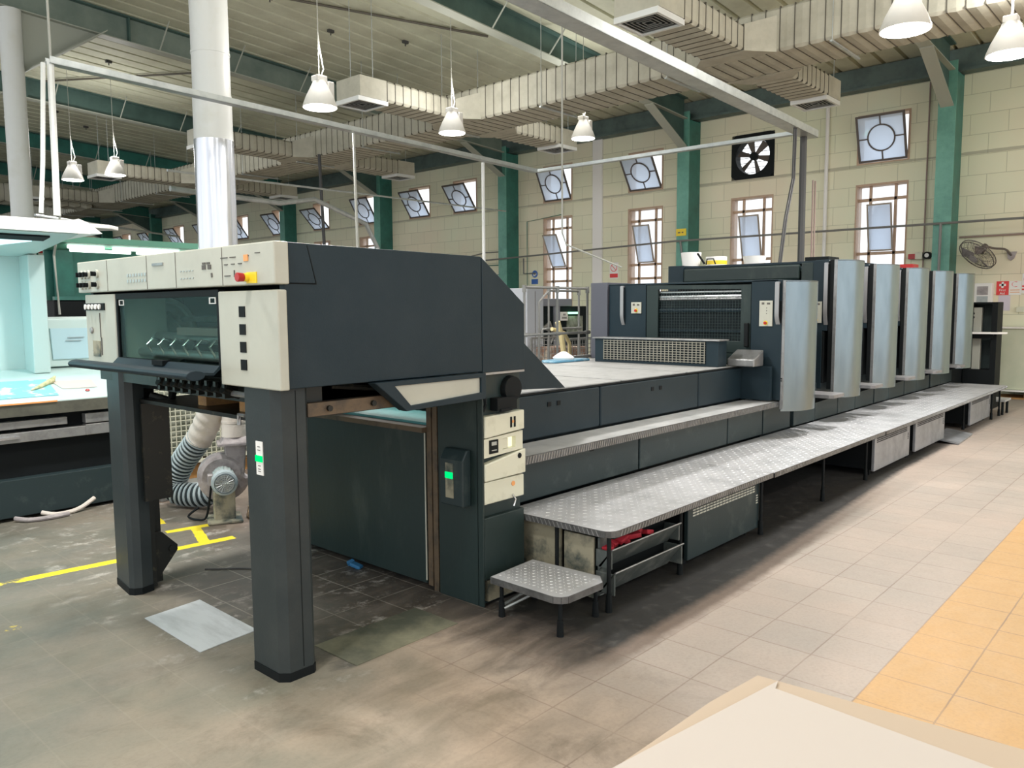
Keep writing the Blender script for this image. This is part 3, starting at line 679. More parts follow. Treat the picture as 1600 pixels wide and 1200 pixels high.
# ceiling hooks and bracing under the roof sheet
mb = MB(); 
for x_, y_ in ((7.6, 12.2), (9.1, 12.6), (6.6, 11.2), (10.3, 11.9), (8.8, 9.6), (9.9, 9.0), (7.2, 17.8), (6.0, 17.2), (7.9, 23), (9.0, 24)):
    mb.tube([(x_, y_, ztop(x_)), (x_, y_, ztop(x_) - .1)], .012, 5); mb.box(x_ - .06, x_ + .06, y_ - .03, y_ + .03, ztop(x_) - .05, ztop(x_))
tag(mb.build('ceiling_hooks', 'dcable'), 'small dark hooks and clips scattered on the ribbed ceiling', 'hooks', kind='stuff')
for (a, b_, lab) in (((6.6, 12.5), (11.0, 10.4), 'dark slim roof tie running diagonally above the middle lamp'), ((9.5, 15.3), (6.8, 20.3), 'dark diagonal roof brace at upper left behind the big rafter')):
    mb = MB(); mb.tube([(a[0], a[1], ztop(a[0]) - .05), (b_[0], b_[1], ztop(b_[0]) - .05)], .022, 6); tag(mb.build('roof_tie', 'strap'), lab, 'roof tie')

# ------------------------------------------------------------------ high bay lamps
def lamp(x, y, z, label, r=.225, power=70):
    t = thing('high_bay_lamp', (x, y, z), label, 'lamp', 'high bay lamps')
    MB().lathe([(r, 0), (r * .97, .03), (r * .80, .13), (r * .55, .24), (r * .40, .31), (r * .38, .33)], (x, y, z), n=32).build('reflector', 'lampsh', t, smooth=True)
    MB().lathe([(r * .94, -.004), (.0, -.004)], (x, y, z), n=32).build('lens', 'lamp', t)
    b = MB(); b.box(x - .08, x + .08, y - .07, y + .07, z + .33, z + .40); b.box(x + .08, x + .17, y - .09, y + .09, z + .10, z + .34); b.build('ballast_box', 'lampsh', t, .01)
    c = MB(); c.tube([(x, y, z + .40), (x, y, ztop(x))], .006, 5); c.tube([(x + .03, y, z + .40), (x + .07, y, z + .5), (x + .02, y, z + .75), (x, y, z + .95)], .008, 5); c.build('suspension_cord', 'cable', t)
    l = bpy.data.lights.new('lamp_light', 'SPOT'); l.energy = power; l.spot_size = R(150); l.spot_blend = .6; l.shadow_soft_size = r; l.color = (1, .98, .95)
    lo = bpy.data.objects.new('lamp_light', l); COL.objects.link(lo); lo.parent = t; lo.location = (0, 0, -.03)
    l2 = bpy.data.lights.new('added_uplight', 'POINT'); l2.energy = power * .10; l2.shadow_soft_size = .15; l2.color = (1, .98, .95)  # point light added above each bell to brighten ceiling and walls
    lo = bpy.data.objects.new('added_uplight', l2); COL.objects.link(lo); lo.parent = t; lo.location = (0, 0, .62)
PW = 270
lamp(6.25, 8.93, 4.27, 'bell shaped high bay lamp beside the box end of a duct branch, leftmost of three', power=PW)
lamp(9.25, 9.57, 4.51, 'bell shaped high bay lamp directly below a duct branch, middle of three', power=PW)
lamp(12.08, 9.02, 4.77, 'small high bay lamp in front of the block wall above a tilted window', power=PW)
lamp(8.08, 2.34, 4.18, 'large lit high bay lamp at the upper right, overlapping the main duct', .225, PW)
lamp(10.22, 1.89, 4.35, 'high bay lamp cut by the right edge of the photo', .235, PW)
for lx, ly, lw in ((4.3, 5.3, 'above the press deck, outside the photo'), (1.3, 5.3, 'above the press delivery, outside the photo'), (0., 2.3, 'added as fill above the floor left of the camera'), (2.4, -3.2, 'added as unseen fill behind the foreground paper pile'), (7.5, -3.2, 'added as unseen fill over the yellow tiles'), (12.5, -3.2, 'added as unseen fill over the far yellow tiles'), (-4., 8.4, 'added as unseen fill far left of the viewing console'), (-5., 2.3, 'added as unseen fill near the left wall'), (-4., -3.2, 'added as fill in the corner behind the camera')): lamp(lx, ly, 4.75, 'high bay lamp ' + lw, power=PW * (1.5 if ly > 5 and ly < 6 else 1.4 if lx > 12 else .75))  # lamps over the press inferred from shadows; the others are unseen, added as fill
lamp(6.79, 19.0, 4.52, 'small distant high bay lamp at left, the lower left one of two', power=PW)
lamp(7.66, 18.9, 4.72, 'small distant high bay lamp at left with green housing, right one of two', power=PW)

# ================================================================== PRESS: DELIVERY UNIT
D = thing('press_delivery', (2.6, 4.0, 0), 'raised charcoal delivery end of the press on two legs, with cream control panel', 'printing press delivery')
YN, YF = 2.95, 5.03
# hull: side plate near, far, top, back
m = MB(); m.prism([(1.86, 1.312), (3.052, 1.312), (3.052, 1.925), (1.86, 1.935)], 'Y', YN, YN + .04); m.build('side_panel', 'press', D, .004)
m = MB(); m.prism([(3.056, 1.305), (3.40, 1.305), (3.40, 1.675), (3.056, 1.922)], 'Y', YN, YN + .04); m.build('sloping_side_panel', 'press', D, .004)
m = MB(); m.prism([(1.86, 1.312), (3.40, 1.305), (3.40, 1.675), (3.056, 1.922), (1.86, 1.935)], 'Y', YF - .04, YF); m.build('far_side_panel', 'press', D)
m = MB(); m.box(1.86, 3.056, YN + .04, YF - .04, 1.905, 1.922); m.prism([(3.056, 1.905), (3.40, 1.655), (3.40, 1.675), (3.056, 1.922)], 'Y', YN + .04, YF - .04); m.build('top_cover', 'press', D)
box('inner_bulkhead', 'void', D, 2.75, 2.78, YN + .04, YF - .04, 1.2, 1.905)
# corner inlay outlined on the side plate
m = MB(); m.prism([(1.872, 1.766), (2.012, 1.766), (1.972, 1.925), (1.872, 1.93)], 'Y', YN - .004, YN - .0005); sd = m.build('corner_inlay', 'press', D)
m = MB()
for a, b in (((1.865, 1.762), (2.018, 1.762)), ((2.018, 1.762), (1.975, 1.926))):
    m.tube([(a[0], YN - .001, a[1]), (b[0], YN - .001, b[1])], .0028, 5)
m.build('seam', 'black', D)
# wedge between pylon and deck
m = MB(); m.prism([(3.40, 1.155), (4.20, 1.115), (3.42, 1.70)], 'Y', 3.28, 3.32); m.build('side_wedge', 'press', D, .003)
m = MB(); m.prism([(3.40, 1.155), (4.20, 1.115), (3.42, 1.70)], 'Y', 4.98, 5.02); m.build('side_wedge', 'press', D, .003)
# nose light housing
m = MB(); m.ring([(2.30, 1.308), (3.045, 1.308), (3.045, 1.17), (2.49, 1.158)], [(2.42, 1.285), (3.01, 1.285), (3.01, 1.205), (2.52, 1.182)], 'Y', YN - .035, YN + .03); nf = m.build('lower_housing', 'press', D, .003)
m = MB(); m.prism([(2.42, 1.285), (3.01, 1.285), (3.01, 1.205), (2.52, 1.182)], 'Y', YN - .02, YN + .02); m.build('pale_inlay', 'cream', nf)
# front: control panel
P = MB(); P.box(1.80, 1.87, 2.925, 5.05, 1.757, 1.935); cp = P.build('control_panel', 'cream', D, .006)
m = MB()
for y in (3.35, 3.80, 4.12, 4.62): m.box(1.7985, 1.80, y - .0015, y + .0015, 1.76, 1.93)
m.build('seam', 'ink', cp)
for y, z in ((4.98, 1.86), (4.93, 1.86), (4.88, 1.86), (4.76, 1.86), (4.98, 1.80), (4.93, 1.80), (4.88, 1.80), (4.76, 1.80)):
    k = MB(); k.cyl((1.80, y, z), (1.79, y, z), .024, n=20).build('knob_plate', 'cream', cp, smooth=True)
    k = MB(); k.cyl((1.80, y, z), (1.775, y, z), .013, n=16); k.box(1.765, 1.775, y - .004, y + .004, z - .013, z + .013); k.build('knob', 'black', cp)
m = MB()
for r_ in range(2):
    for k in range(7): m.box(1.797, 1.80, 4.34 - k * .035, 4.36 - k * .035, 1.80 + r_ * .03, 1.815 + r_ * .03)
for k in range(5): m.box(1.797, 1.80, 3.62 + k * .03, 3.635 + k * .03, 1.80, 1.805); m.box(1.797, 1.80, 3.62 + k * .03, 3.635 + k * .03, 1.835, 1.84)
m.build('button_row', 'galv', cp)
m = MB()
for y0, z0, w_, h_ in ((3.50, 1.86, .03, .01), (3.46, 1.86, .03, .01), (3.50, 1.838, .035, .02), (3.45, 1.838, .03, .02), (3.44, 1.80, .012, .02), (3.30, 1.88, .06, .004), (3.23, 1.88, .05, .004), (3.12, 1.88, .03, .004), (3.30, 1.85, .03, .004), (3.24, 1.85, .03, .004), (3.18, 1.85, .03, .004), (3.28, 1.80, .05, .004), (3.24, 1.795, .008, .03), (3.03, 1.89, .04, .003)):
    m.box(1.797, 1.80, y0, y0 + w_, z0, z0 + h_)
m.build('printed_symbols', 'ink', cp)
box('amber_symbol', 'orange', cp, 1.796, 1.80, 3.125, 3.16, 1.86, 1.888)
box('display_slot', 'steelflat', cp, 1.795, 1.80, 3.93, 4.05, 1.875, 1.888)
k = MB(); k.cyl((1.80, 3.13, 1.79), (1.775, 3.13, 1.79), .018, n=18); k.box(1.795, 1.80, 3.06, 3.14, 1.765, 1.812); k.build('stop_collar', 'yel', cp)
k = MB(); k.cyl((1.775, 3.13, 1.79), (1.745, 3.13, 1.79), .018, .020, n=20); k.build('stop_button', 'red', cp, .003)
# front cabinets
m = MB(); m.box(1.81, 1.856, 2.925, 3.42, 1.310, 1.735); m.box(1.856, 2.1, 3.0, 3.40, 1.33, 1.73); rc = m.build('switch_cabinet', 'cream', D, .006)
for k in range(4): box('square_window', 'black', rc, 1.8065, 1.811, 3.185, 3.235, 1.62 - k * .078, 1.667 - k * .078)
m = MB(); m.box(1.81, 2.1, 4.57, 4.985, 1.350, 1.745); lc = m.build('instrument_cabinet', 'cream', D, .006)
box('gauge_strip', 'black', lc, 1.803, 1.811, 4.70, 4.99, 1.655, 1.695)
for k in range(5): MB().cyl((1.803, 4.955 - k * .05, 1.675), (1.795, 4.955 - k * .05, 1.675), .015, n=14).build('gauge_face', 'signwhite', lc)
MB().lathe([(.016, 0), (.020, .006), (.012, .012)], (1.81, 4.90, 1.54), (-1, 0, 0), 18).build('key_ring', 'steelflat', lc)
m = MB(); m.box(1.806, 1.811, 4.775, 4.78, 1.50, 1.64); m.box(1.806, 1.811, 4.77, 4.90, 1.42, 1.422); m.box(1.806, 1.811, 4.765, 4.775, 1.40, 1.5); m.build('latch_lines', 'ink', lc)
box('label_plate', 'rust', lc, 1.805, 1.811, 4.79, 4.89, 1.39, 1.48)
# window with the gripper drum behind it
m = MB(); m.ring([(3.425, 1.375), (4.565, 1.375), (4.565, 1.745), (3.425, 1.745)], [(3.445, 1.395), (4.545, 1.395), (4.545, 1.715), (3.445, 1.715)], 'X', 1.815, 1.85); gf = m.build('window_frame', 'black', D)
m = MB(); m.box(1.822, 1.828, 3.445, 4.545, 1.395, 1.715); gp = m.build('guard_window', 'guardglass', D)
for y in (4.50, 3.49): 
    m = MB(); m.ring([(y - .03, 1.68), (y + .03, 1.68), (y + .03, 1.71), (y - .03, 1.71)], [(y - .024, 1.684), (y + .024, 1.684), (y + .024, 1.706), (y - .024, 1.706)], 'X', 1.818, 1.822); m.build('warning_symbol', 'signwhite', gp)
m = MB(); m.lathe([(.20, 0), (.20, .05), (.175, .05), (.17, .02), (.12, .02), (.12, .05), (.10, .05), (.10, .02), (.05, .03), (.05, .07), (0, .07)], (2.12, 4.70, 1.53), (0, -1, 0), 40); m.build('chain_sprocket', 'paleiron', D, smooth=False)
for z, r_, x_ in ((1.50, .03, 2.05), (1.60, .018, 2.25), (1.42, .025, 1.95)): MB().cyl((x_, 3.0, z), (x_, 4.95, z), r_, n=14).build('cross_shaft', 'steelflat', D, smooth=True)
for k in range(7):
    y = 3.55 + k * .14
    MB().tube([(1.93, y, 1.42), (1.90, y, 1.47), (1.93, y, 1.50), (1.97, y, 1.49)], .007, 6).build('gripper', 'chrome', D)
box('back_plate', 'void', D, 2.40, 2.44, 3.0, 4.98, 1.32, 1.90)
m = MB(); m.box(1.98, 2.20, 3.5, 4.2, 1.52, 1.56); m.build('sheet_tray', 'cond', D)
# lip and handle bar
m = MB(); m.prism([(1.82, 1.385), (1.78, 1.352), (1.62, 1.365), (1.62, 1.375), (1.78, 1.365), (1.81, 1.395)], 'Y', 3.43, 4.56); m.build('window_lip', 'press', D)
m = MB()
rb = []
for k in range(12):
    a = 2 * math.pi * k / 12; rb.append((1.60 + .038 * math.cos(a) * 1.15, 1.372 + .022 * math.sin(a)))
m.prism(rb, 'Y', 3.24, 4.58); m.build('handle_bar', 'press', D, .003, smooth=True)
box('bar_clamp', 'black', D, 1.78, 1.82, 3.95, 4.07, 1.375, 1.40)
# mechanism hanging under the front
m = MB(); m.box(2.0, 2.75, 3.05, 4.95, 1.20, 1.31); m.build('underside_frame', 'mech', D)
for k in range(9):
    y = 3.5 + k * .085
    m = MB(); m.cyl((1.86, y, 1.285), (1.94, y, 1.24), .028, .018, n=10); m.box(1.86, 1.93, y - .012, y + .012, 1.235, 1.31); m.build('suction_head', 'mech', D)
MB().cyl((1.9, 3.35, 1.255), (1.9, 3.75, 1.26), .014, n=8).build('air_pipe', 'steelflat', D)
box('underside_bar', 'mech', D, 1.86, 1.98, 4.2, 4.95, 1.25, 1.345)
m = MB(); m.box(1.99, 3.03, 3.0, 3.04, 1.175, 1.235); m.build('side_rail', 'rustd', D)
for k in range(3): MB().cyl((2.1 + k * .25, 2.998, 1.205), (2.1 + k * .25, 2.985, 1.205), .014, n=8).build('bolt', 'mech', D)
m = MB(); m.box(2.1, 3.0, 3.05, 3.5, 1.235, 1.31); m.tube([(2.15, 3.05, 1.30), (2.5, 3.04, 1.26), (2.9, 3.05, 1.30)], .015, 6); m.build('chain_guide', 'mech', D)
# legs
def leg(name, pts, z1): 
    m = MB(); m.prism(pts, 'Z', .035, z1); m.mi = 1; m.prism([(a + (.004 if a > 1.9 else -.004), b - .002) for a, b in pts], 'Z', 0, .04)
    return m.build(name, ['legpaint', 'black'], D)
lg = leg('leg', [(1.822, 3.24), (1.822, 3.035), (1.856, 2.998), (1.975, 2.998), (1.995, 3.015), (1.995, 3.24)], 1.312)
m = MB(); m.box(1.925, 1.928, 2.9965, 2.9982, .05, 1.30); m.build('seam', 'black', lg)
ip = box('indicator_strip', 'signwhite', lg, 1.818, 1.8225, 3.10, 3.155, .925, 1.075)
box('green_indicator', 'led', lg, 1.813, 1.818, 3.10, 3.155, .985, 1.012)
m = MB()
for z in (1.05, 1.035, .95, .94, .965): m.box(1.816, 1.818, 3.118, 3.138, z, z + .003)
m.build('printed_symbols', 'ink', ip)
lf = leg('leg', [(1.877, 4.912), (1.845, 4.66), (1.862, 4.63), (1.90, 4.61), (1.97, 4.63), (1.97, 4.91)], 1.35)
m = MB(); m.box(1.97, 2.0, 4.64, 4.90, .02, 1.12); m.box(1.93, 2.09, 4.58, 4.60, .55, 1.12) ; m.box(2.0, 2.06, 4.70, 4.90, .02, 1.2); m.build('guide_channel', 'mech', lf)
m = MB(); m.prism([(2.0, .34), (2.05, .33), (2.14, .235), (2.14, .205), (2.03, .07), (2.0, .07)], 'Y', 4.66, 4.69); m.cyl((2.10, 4.66, .22), (2.10, 4.645, .22), .018, n=12); m.build('foot_bracket', 'mech', lf)
m = MB(); m.box(1.95, 2.10, 4.55, 4.60, 1.12, 1.14); m.tube([(2.0, 4.6, 1.16), (2.07, 4.5, 1.13), (2.06, 4.45, 1.2), (2.0, 4.4, 1.28)], .025, 8); m.build('cam_arm', 'mech', D)
# pylon behind the pile
m = MB(); m.box(3.053, 3.40, 2.99, 3.31, 0, 1.305); m.box(3.053, 3.065, 2.955, 3.0, 0, 1.30); py = m.build('pylon', 'grimy', D, .003)
m = MB(); m.box(3.066, 3.395, 2.955, 2.992, .15, .50); m.build('lower_door', 'grimy', py, .004)
m = MB(); m.box(3.10, 3.385, 2.965, 2.992, 0.02, .14); m.build('kick_plate', 'rust', py)
m = MB(); m.box(3.066, 3.395, 2.955, 2.992, .575, .70); c = m.build('fuse_cover', 'cream2', py, .006)
MB().cyl((3.30, 2.955, .66), (3.30, 2.951, .66), .014, n=16).build('brown_spot', 'orange', c)
MB().tube([(3.29, 2.95, .60), (3.31, 2.945, .57), (3.30, 2.95, .53)], .006, 6).build('latch', 'chrome', c)
m = MB(); m.prism([(3.066, .705), (3.40, .71), (3.40, .85), (3.066, .80)], 'Y', 2.945, 2.992); c = m.build('fuse_cover', 'cream2', py, .006)
MB().cyl((3.345, 2.945, .815), (3.345, 2.941, .815), .015, n=16).build('round_hole', 'black', c)
m = MB(); m.ring([(3.066, .835), (3.385, .85), (3.385, .955), (3.066, .94)], [(3.215, .865), (3.325, .868), (3.325, .932), (3.215, .928)], 'Y', 2.955, 2.992); c = m.build('fuse_cover', 'cream2', py)
box('lit_pocket', 'glow', c, 3.21, 3.33, 2.985, 2.992, .86, .94)
box('pocket_block', 'cream2', c, 3.22, 3.27, 2.965, 2.985, .868, .925)
box('meter', 'black', c, 3.105, 3.175, 2.950, 2.956, .855, .93)
m = MB(); m.box(3.12, 3.16, 2.948, 2.951, .90, .92); m.box(3.12, 3.16, 2.948, 2.951, .87, .875); m.build('meter_face', 'galv', c)
m = MB(); m.prism([(3.066, .945), (3.39, .965), (3.39, 1.075), (3.066, 1.065)], 'Y', 2.945, 2.992); c = m.build('fuse_cover', 'cream2', py, .006)
for x_ in (3.275, 3.305): box('slot', 'black', c, x_ - .007, x_ + .007, 2.942, 2.9455, .985, 1.045)
box('slot_marking', 'orange', c, 3.283, 3.297, 2.942, 2.9455, 1.01, 1.025)
m = MB(); m.box(3.066, 3.395, 2.992, 2.996, 1.08, 1.295); m.build('open_bay', 'cream2', py)
m = MB(); m.cyl((3.31, 2.99, 1.20), (3.31, 2.955, 1.20), .075, .07, n=20); m.box(3.15, 3.31, 2.93, 2.985, 1.09, 1.16); m.box(3.17, 3.26, 2.92, 2.94, 1.085, 1.10); m.tube([(3.10, 2.98, 1.17), (3.09, 2.965, 1.13), (3.075, 2.97, 1.09)], .009, 6); m.build('drive_motor', 'black', py)
m = MB(); m.box(3.055, 3.40, 2.952, 2.958, 1.292, 1.304); m.build('trim_strip', 'steelflat', py)
# grubby post, gap and pile back board
m = MB(); m.box(3.06, 3.20, 3.325, 3.365, .0, 1.2); m.box(3.065, 3.2, 3.38, 3.42, .02, 1.12); m.build('guide_rail', 'rustd', D)
m = MB(); m.box(3.10, 3.2, 3.31, 3.44, .0, 1.2); m.build('rail_gap', 'mech', D)
m = MB(); m.box(3.06, 3.10, 3.43, 4.98, .03, .94); bb = m.build('back_board', 'grimy', D)
box('edge_strip', 'cream', bb, 3.055, 3.061, 3.425, 3.432, .05, .93)
m = MB(); m.box(3.03, 3.12, 3.42, 4.98, .935, .965); m.build('board_rim', 'rustd', D)
m = MB(); m.prism([(3.12, .965), (3.5, .985), (3.5, 1.0), (3.12, .98)], 'Y', 3.42, 4.98); m.build('board_shelf', 'cyanlit', D)
m = MB(); m.box(3.10, 3.40, 4.85, 5.0, 0, 1.3); m.build('pylon', 'grimy', D)
m = MB(); m.box(3.15, 3.40, 3.44, 4.85, 0.0, .93); m.build('base_block', 'void', D)
# signal box with green light on the pylon
sb = MB(); sb.prism([(2.985, .56), (2.985, .82), (3.02, .875), (3.053, .875), (3.053, .56)], 'Y', 3.045, 3.225); s_ = sb.build('signal_box', 'press_low', D, .008)
box('indicator_strip', 'rust', s_, 2.981, 2.986, 3.115, 3.175, .605, .80)
box('green_indicator', 'led', s_, 2.977, 2.981, 3.115, 3.175, .715, .75)
# hoist deck with the wooden pallet
H = thing('pile_hoist_plate', (2.3, 4.0, 1.13), 'dark steel pile hoist plate hanging between the delivery legs', 'hoist plate')
m = MB(); m.box(1.94, 2.75, 3.30, 4.62, 1.125, 1.145); m.build('plate', 'mech', H)
m = MB(); m.tube([(1.935, 3.5, 1.10), (1.935, 3.5, 1.15), (1.935, 3.44, 1.15)], .01, 6); m.build('hook', 'steelflat', H)
W = thing('wooden_pallet', (2.3, 3.8, 1.146), 'small orange-brown wooden pallet lying on the hoist plate under the delivery', 'pallet')
for y in (4.03, 3.60, 3.38): box('block', 'wood', W, 2.02, 2.65, y - .045, y + .045, 1.146, 1.215)
for x_ in (2.02, 2.26, 2.5): box('deck_board', 'wood', W, x_, x_ + .12, 3.33, 4.08, 1.2155, 1.229)
# floor plates
o = MB(); o.prism([(1.744, 4.229), (2.071, 4.266), (2.06, 3.632), (1.736, 3.595)], 'Z', .001, .005); tag(o.build('metal_plate', 'plate', at='base'), 'thin silver metal sheet lying on the floor between the two delivery legs', 'metal sheet')
o = MB(); o.box(2.145, 2.80, 2.905, 3.24, .001, .004); tag(o.build('floor_sheet', 'floorsheet', at='base'), 'stained yellowish sheet lying on the tiles right of the near leg', 'sheet')

# ================================================================== DECK SECTION between delivery and coater
K = thing('press_mid_section', (5.2, 4.1, 0), 'low middle section of the press with pale walk-on deck and charcoal side doors', 'press section')
m = MB(); m.box(3.42, 6.92, 3.34, 4.97, 0.30, 1.095); m.build('body', 'void', K)
fy = 3.30
for n_, a, b in ((0, 3.45, 4.625), (1, 4.635, 6.06), (2, 6.07, 6.88), ):
    q = MB(); q.box(a, b, fy, fy + .035, .80, 1.09)
    d = q.build('side_door', 'press', K, .012)
    if n_ == 0: lx = (4.05, 4.15)
    elif n_ == 1: lx = (5.33, 5.45)
    else: lx = ()
    for x_ in lx: 
        l = MB(); l.box(x_ - .018, x_ + .018, fy - .004, fy + .001, 1.0, 1.03); l.build('latch', 'black', d)
m = MB(); m.box(3.41, 3.44, fy - .01, fy + .03, .78, 1.12); m.build('pale_edge_strip', 'cream', K)
m = MB(); m.box(3.42, 6.9, fy + .0, fy + .05, 1.092, 1.104); m.build('deck_rim', 'black', K)
for a, b in ((3.42, 4.91), (4.955, 5.87), (5.915, 6.88)): box('deck_plate', 'deck', K, a, b, fy + .015, 5.05, 1.098, 1.112, .003)
# dryer box with the slotted front
G = MB(); G.box(6.50, 6.66, 3.345, 4.70, 1.113, 1.345); g_ = G.build('vent_box', 'press', K, .004)
box('vent_lid', 'steelflat', g_, 6.48, 6.68, 3.33, 4.72, 1.345, 1.358, .003)
box('vent_recess', 'void', g_, 6.494, 6.501, 3.47, 4.58, 1.14, 1.335)
m = MB()
for k in range(9): m.box(6.487, 6.495, 3.47, 4.58, 1.145 + k * .0225, 1.151 + k * .0225)
for k in range(28): m.box(6.488, 6.4945, 3.475 + k * .041, 3.482 + k * .041, 1.14, 1.335)
m.build('vent_grille', 'grille', g_)
m = MB(); m.prism([(6.70, 1.113), (6.70, 1.18), (6.90, 1.26), (6.90, 1.113)], 'Y', 3.10, 3.36); m.build('worn_cowl', 'steelflat', K, .01)
m = MB(); m.box(6.88, 6.91, 3.02, 3.34, .80, 1.112); m.build('end_plate', 'press', K)
# lower fascia under the step
for a, b in ((3.43, 4.86), (4.88, 6.25), (6.265, 6.95)):
    q = MB(); q.box(a, b, 3.12, 3.16, .47, .735); d = q.build('lower_panel', 'press_low', K, .008)
    if a < 4: box('latch', 'black', d, 4.26, 4.30, 3.113, 3.121, .69, .715)
m = MB(); m.box(3.43, 6.92, 3.16, 4.95, .06, .29); m.build('bed_frame', 'void', K)
# upper step board
U = thing('upper_step', (5.3, 3.15, .74), 'long narrow pale step board with ridged edge along the middle of the press', 'step board')
for a, b in ((3.44, 5.15), (5.16, 6.15), (6.16, 7.22)): box('tread', 'treadup', U, a, b, 2.99, 3.298, .775, .787, .004)
m = MB(); m.box(3.44, 7.22, 2.985, 2.995, .738, .787); m.mi = 1
for k in range(150): 
    x_ = 3.45 + k * .025; m.hexa([(x_, 2.981, .742), (x_ + .006, 2.981, .742), (x_ + .018, 2.981, .782), (x_ + .012, 2.981, .782), (x_, 2.986, .742), (x_ + .006, 2.986, .742), (x_ + .018, 2.986, .782), (x_ + .012, 2.986, .782)])
m.build('edge_strip', ['tread_edge', 'steelflat'], U)
for x_ in (3.5, 5.1, 7.1): box('bracket', 'black', U, x_, x_ + .03, 3.06, 3.118, .72, .774)

# ================================================================== FOOT PLATFORM
def diamond(m, x0, x1, y0, y1, z, px=.06, py=.045, L=.026):
    k = 0; x = x0 + px / 2
    while x < x1:
        y = y0 + py / 2; j = 0
        while y < y1:
            s = 1 if (k + j) % 2 else -1; a = R(38) * s; c_, n_ = math.cos(a) * L / 2, math.sin(a) * L / 2; w = .0045
            wx, wy = -math.sin(a) * w, math.cos(a) * w
            v = [m.bm.verts.new(p) for p in ((x - c_, y - n_, z), (x + wx, y + wy, z), (x + c_, y + n_, z), (x - wx, y - wy, z), (x - c_ * .6, y - n_ * .6, z + .0022), (x + c_ * .6, y + n_ * .6, z + .0022))]
            m._f([v[0], v[3], v[4]]); m._f([v[0], v[4], v[1]]); m._f([v[1], v[4], v[5]]); m._f([v[3], v[5], v[4]]); m._f([v[1], v[5], v[2]]); m._f([v[3], v[2], v[5]])
            y += py; j += 1
        x += px; k += 1
PZ = .455
def platform(x0, x1, y0, y1, label, round_corner=False, legs=(), seams=(), dia=(.06, .045)):
    t = thing('walkway_platform', ((x0 + x1) / 2, (y0 + y1) / 2, 0), label, 'walkway', 'tread plate walkway sections')
    pts = [(x0, y1)]
    if round_corner: pts += [(x0 + .07 - .07 * math.cos(R(a)), y0 + .07 - .07 * math.sin(R(a))) for a in (0, 22, 45, 68, 90)]
    else: pts += [(x0, y0)]
    pts += [(x1, y0), (x1, y1)]
    m = MB(); m.prism(pts, 'Z', PZ - .006, PZ); diamond(m, x0 + .02, x1, y0 + .01, y1 - .02, PZ, *dia); top = m.build('tread_plate', 'tread', t)
    m = MB()
    front = pts[1:-1] if round_corner else [(x0, y0), (x1, y0)]
    path = ([(x0, y1)] if round_corner else []) + front
    for a, b in zip(path, path[1:]):
        a, b = Vector(a), Vector(b); n_ = Vector((b.y - a.y, -(b.x - a.x))).normalized() * .004
        m.hexa([(a.x, a.y, PZ - .036), (b.x, b.y, PZ - .036), (b.x + n_.x, b.y + n_.y, PZ - .036), (a.x + n_.x, a.y + n_.y, PZ - .036), (a.x, a.y, PZ), (b.x, b.y, PZ), (b.x + n_.x, b.y + n_.y, PZ), (a.x + n_.x, a.y + n_.y, PZ)])
    m.mi = 1; x = x0 + .08
    while x < x1 - .03:
        m.hexa([(x, y0 - .006, PZ - .034), (x + .006, y0 - .006, PZ - .034), (x + .022, y0 - .006, PZ - .004), (x + .016, y0 - .006, PZ - .004), (x, y0 - .003, PZ - .034), (x + .006, y0 - .003, PZ - .034), (x + .022, y0 - .003, PZ - .004), (x + .016, y0 - .003, PZ - .004)])
        x += .03
    if round_corner:
        y = y0 + .08
        while y < y1 - .02:
            m.hexa([(x0 - .006, y, PZ - .034), (x0 - .006, y + .006, PZ - .034), (x0 - .006, y + .022, PZ - .004), (x0 - .006, y + .016, PZ - .004), (x0 - .003, y, PZ - .034), (x0 - .003, y + .006, PZ - .034), (x0 - .003, y + .022, PZ - .004), (x0 - .003, y + .016, PZ - .004)]); y += .03
    m.build('edge_strip', ['tread_edge', 'steelflat'], t)
    for (lx, ly) in legs:
        l = MB(); l.cyl((lx, ly, 0), (lx, ly, .10), .020, .016, n=10); l.cyl((lx, ly, .10), (lx, ly, PZ - .006), .012, n=10); l.build('leg', 'black', t)
    m = MB(); m.box(x0 + .05, x1 - .02, y0 + .02, y0 + .05, PZ - .05, PZ - .006); m.box(x0 + .05, x1 - .02, y1 - .1, y1 - .07, PZ - .05, PZ - .006); m.build('support_frame', 'black', t)
    return t
platform(3.42, 5.46, 2.36, 3.118, 'nearest rounded-corner tread plate walkway section above the open drawers', True, ((3.455, 2.40), (3.455, 2.76), (3.455, 3.07), (4.25, 2.42), (5.40, 2.42)))
platform(5.465, 7.99, 2.352, 3.118, 'middle tread plate walkway section over the dark open gap', False, ((6.68, 2.45), (7.77, 2.45)))
platform(7.995, 13.7, 2.345, 3.118, 'farthest worn tread plate walkway section along the printing units', False, ((9.24, 2.5), (13.1, 2.42), (13.62, 2.42), (11.8, 2.5)), dia=(.09, .07))
# small foot stool step
S_ = thing('foot_step', (3.17, 2.6, 0), 'low single step stool with grey tread plate at the near end of the walkway', 'step')
m = MB(); sp = [(3.01, 2.86), (3.0, 2.42), (3.02, 2.385), (3.05, 2.365), (3.33, 2.355), (3.40, 2.42), (3.38, 2.88)]
m.prism(sp, 'Z', .205, .211); diamond(m, 3.04, 3.37, 2.40, 2.85, .211, .035, .03, .018); m.build('tread_plate', 'tread', S_)
m = MB()
for a, b in zip(sp, sp[1:]):
    a, b = Vector(a), Vector(b); n_ = Vector((b.y - a.y, -(b.x - a.x))).normalized() * -.005
    m.hexa([(a.x, a.y, .175), (b.x, b.y, .175), (b.x - n_.x, b.y - n_.y, .175), (a.x - n_.x, a.y - n_.y, .175), (a.x, a.y, .21), (b.x, b.y, .21), (b.x - n_.x, b.y - n_.y, .21), (a.x - n_.x, a.y - n_.y, .21)])
m.build('edge_strip', 'tread_edge', S_)
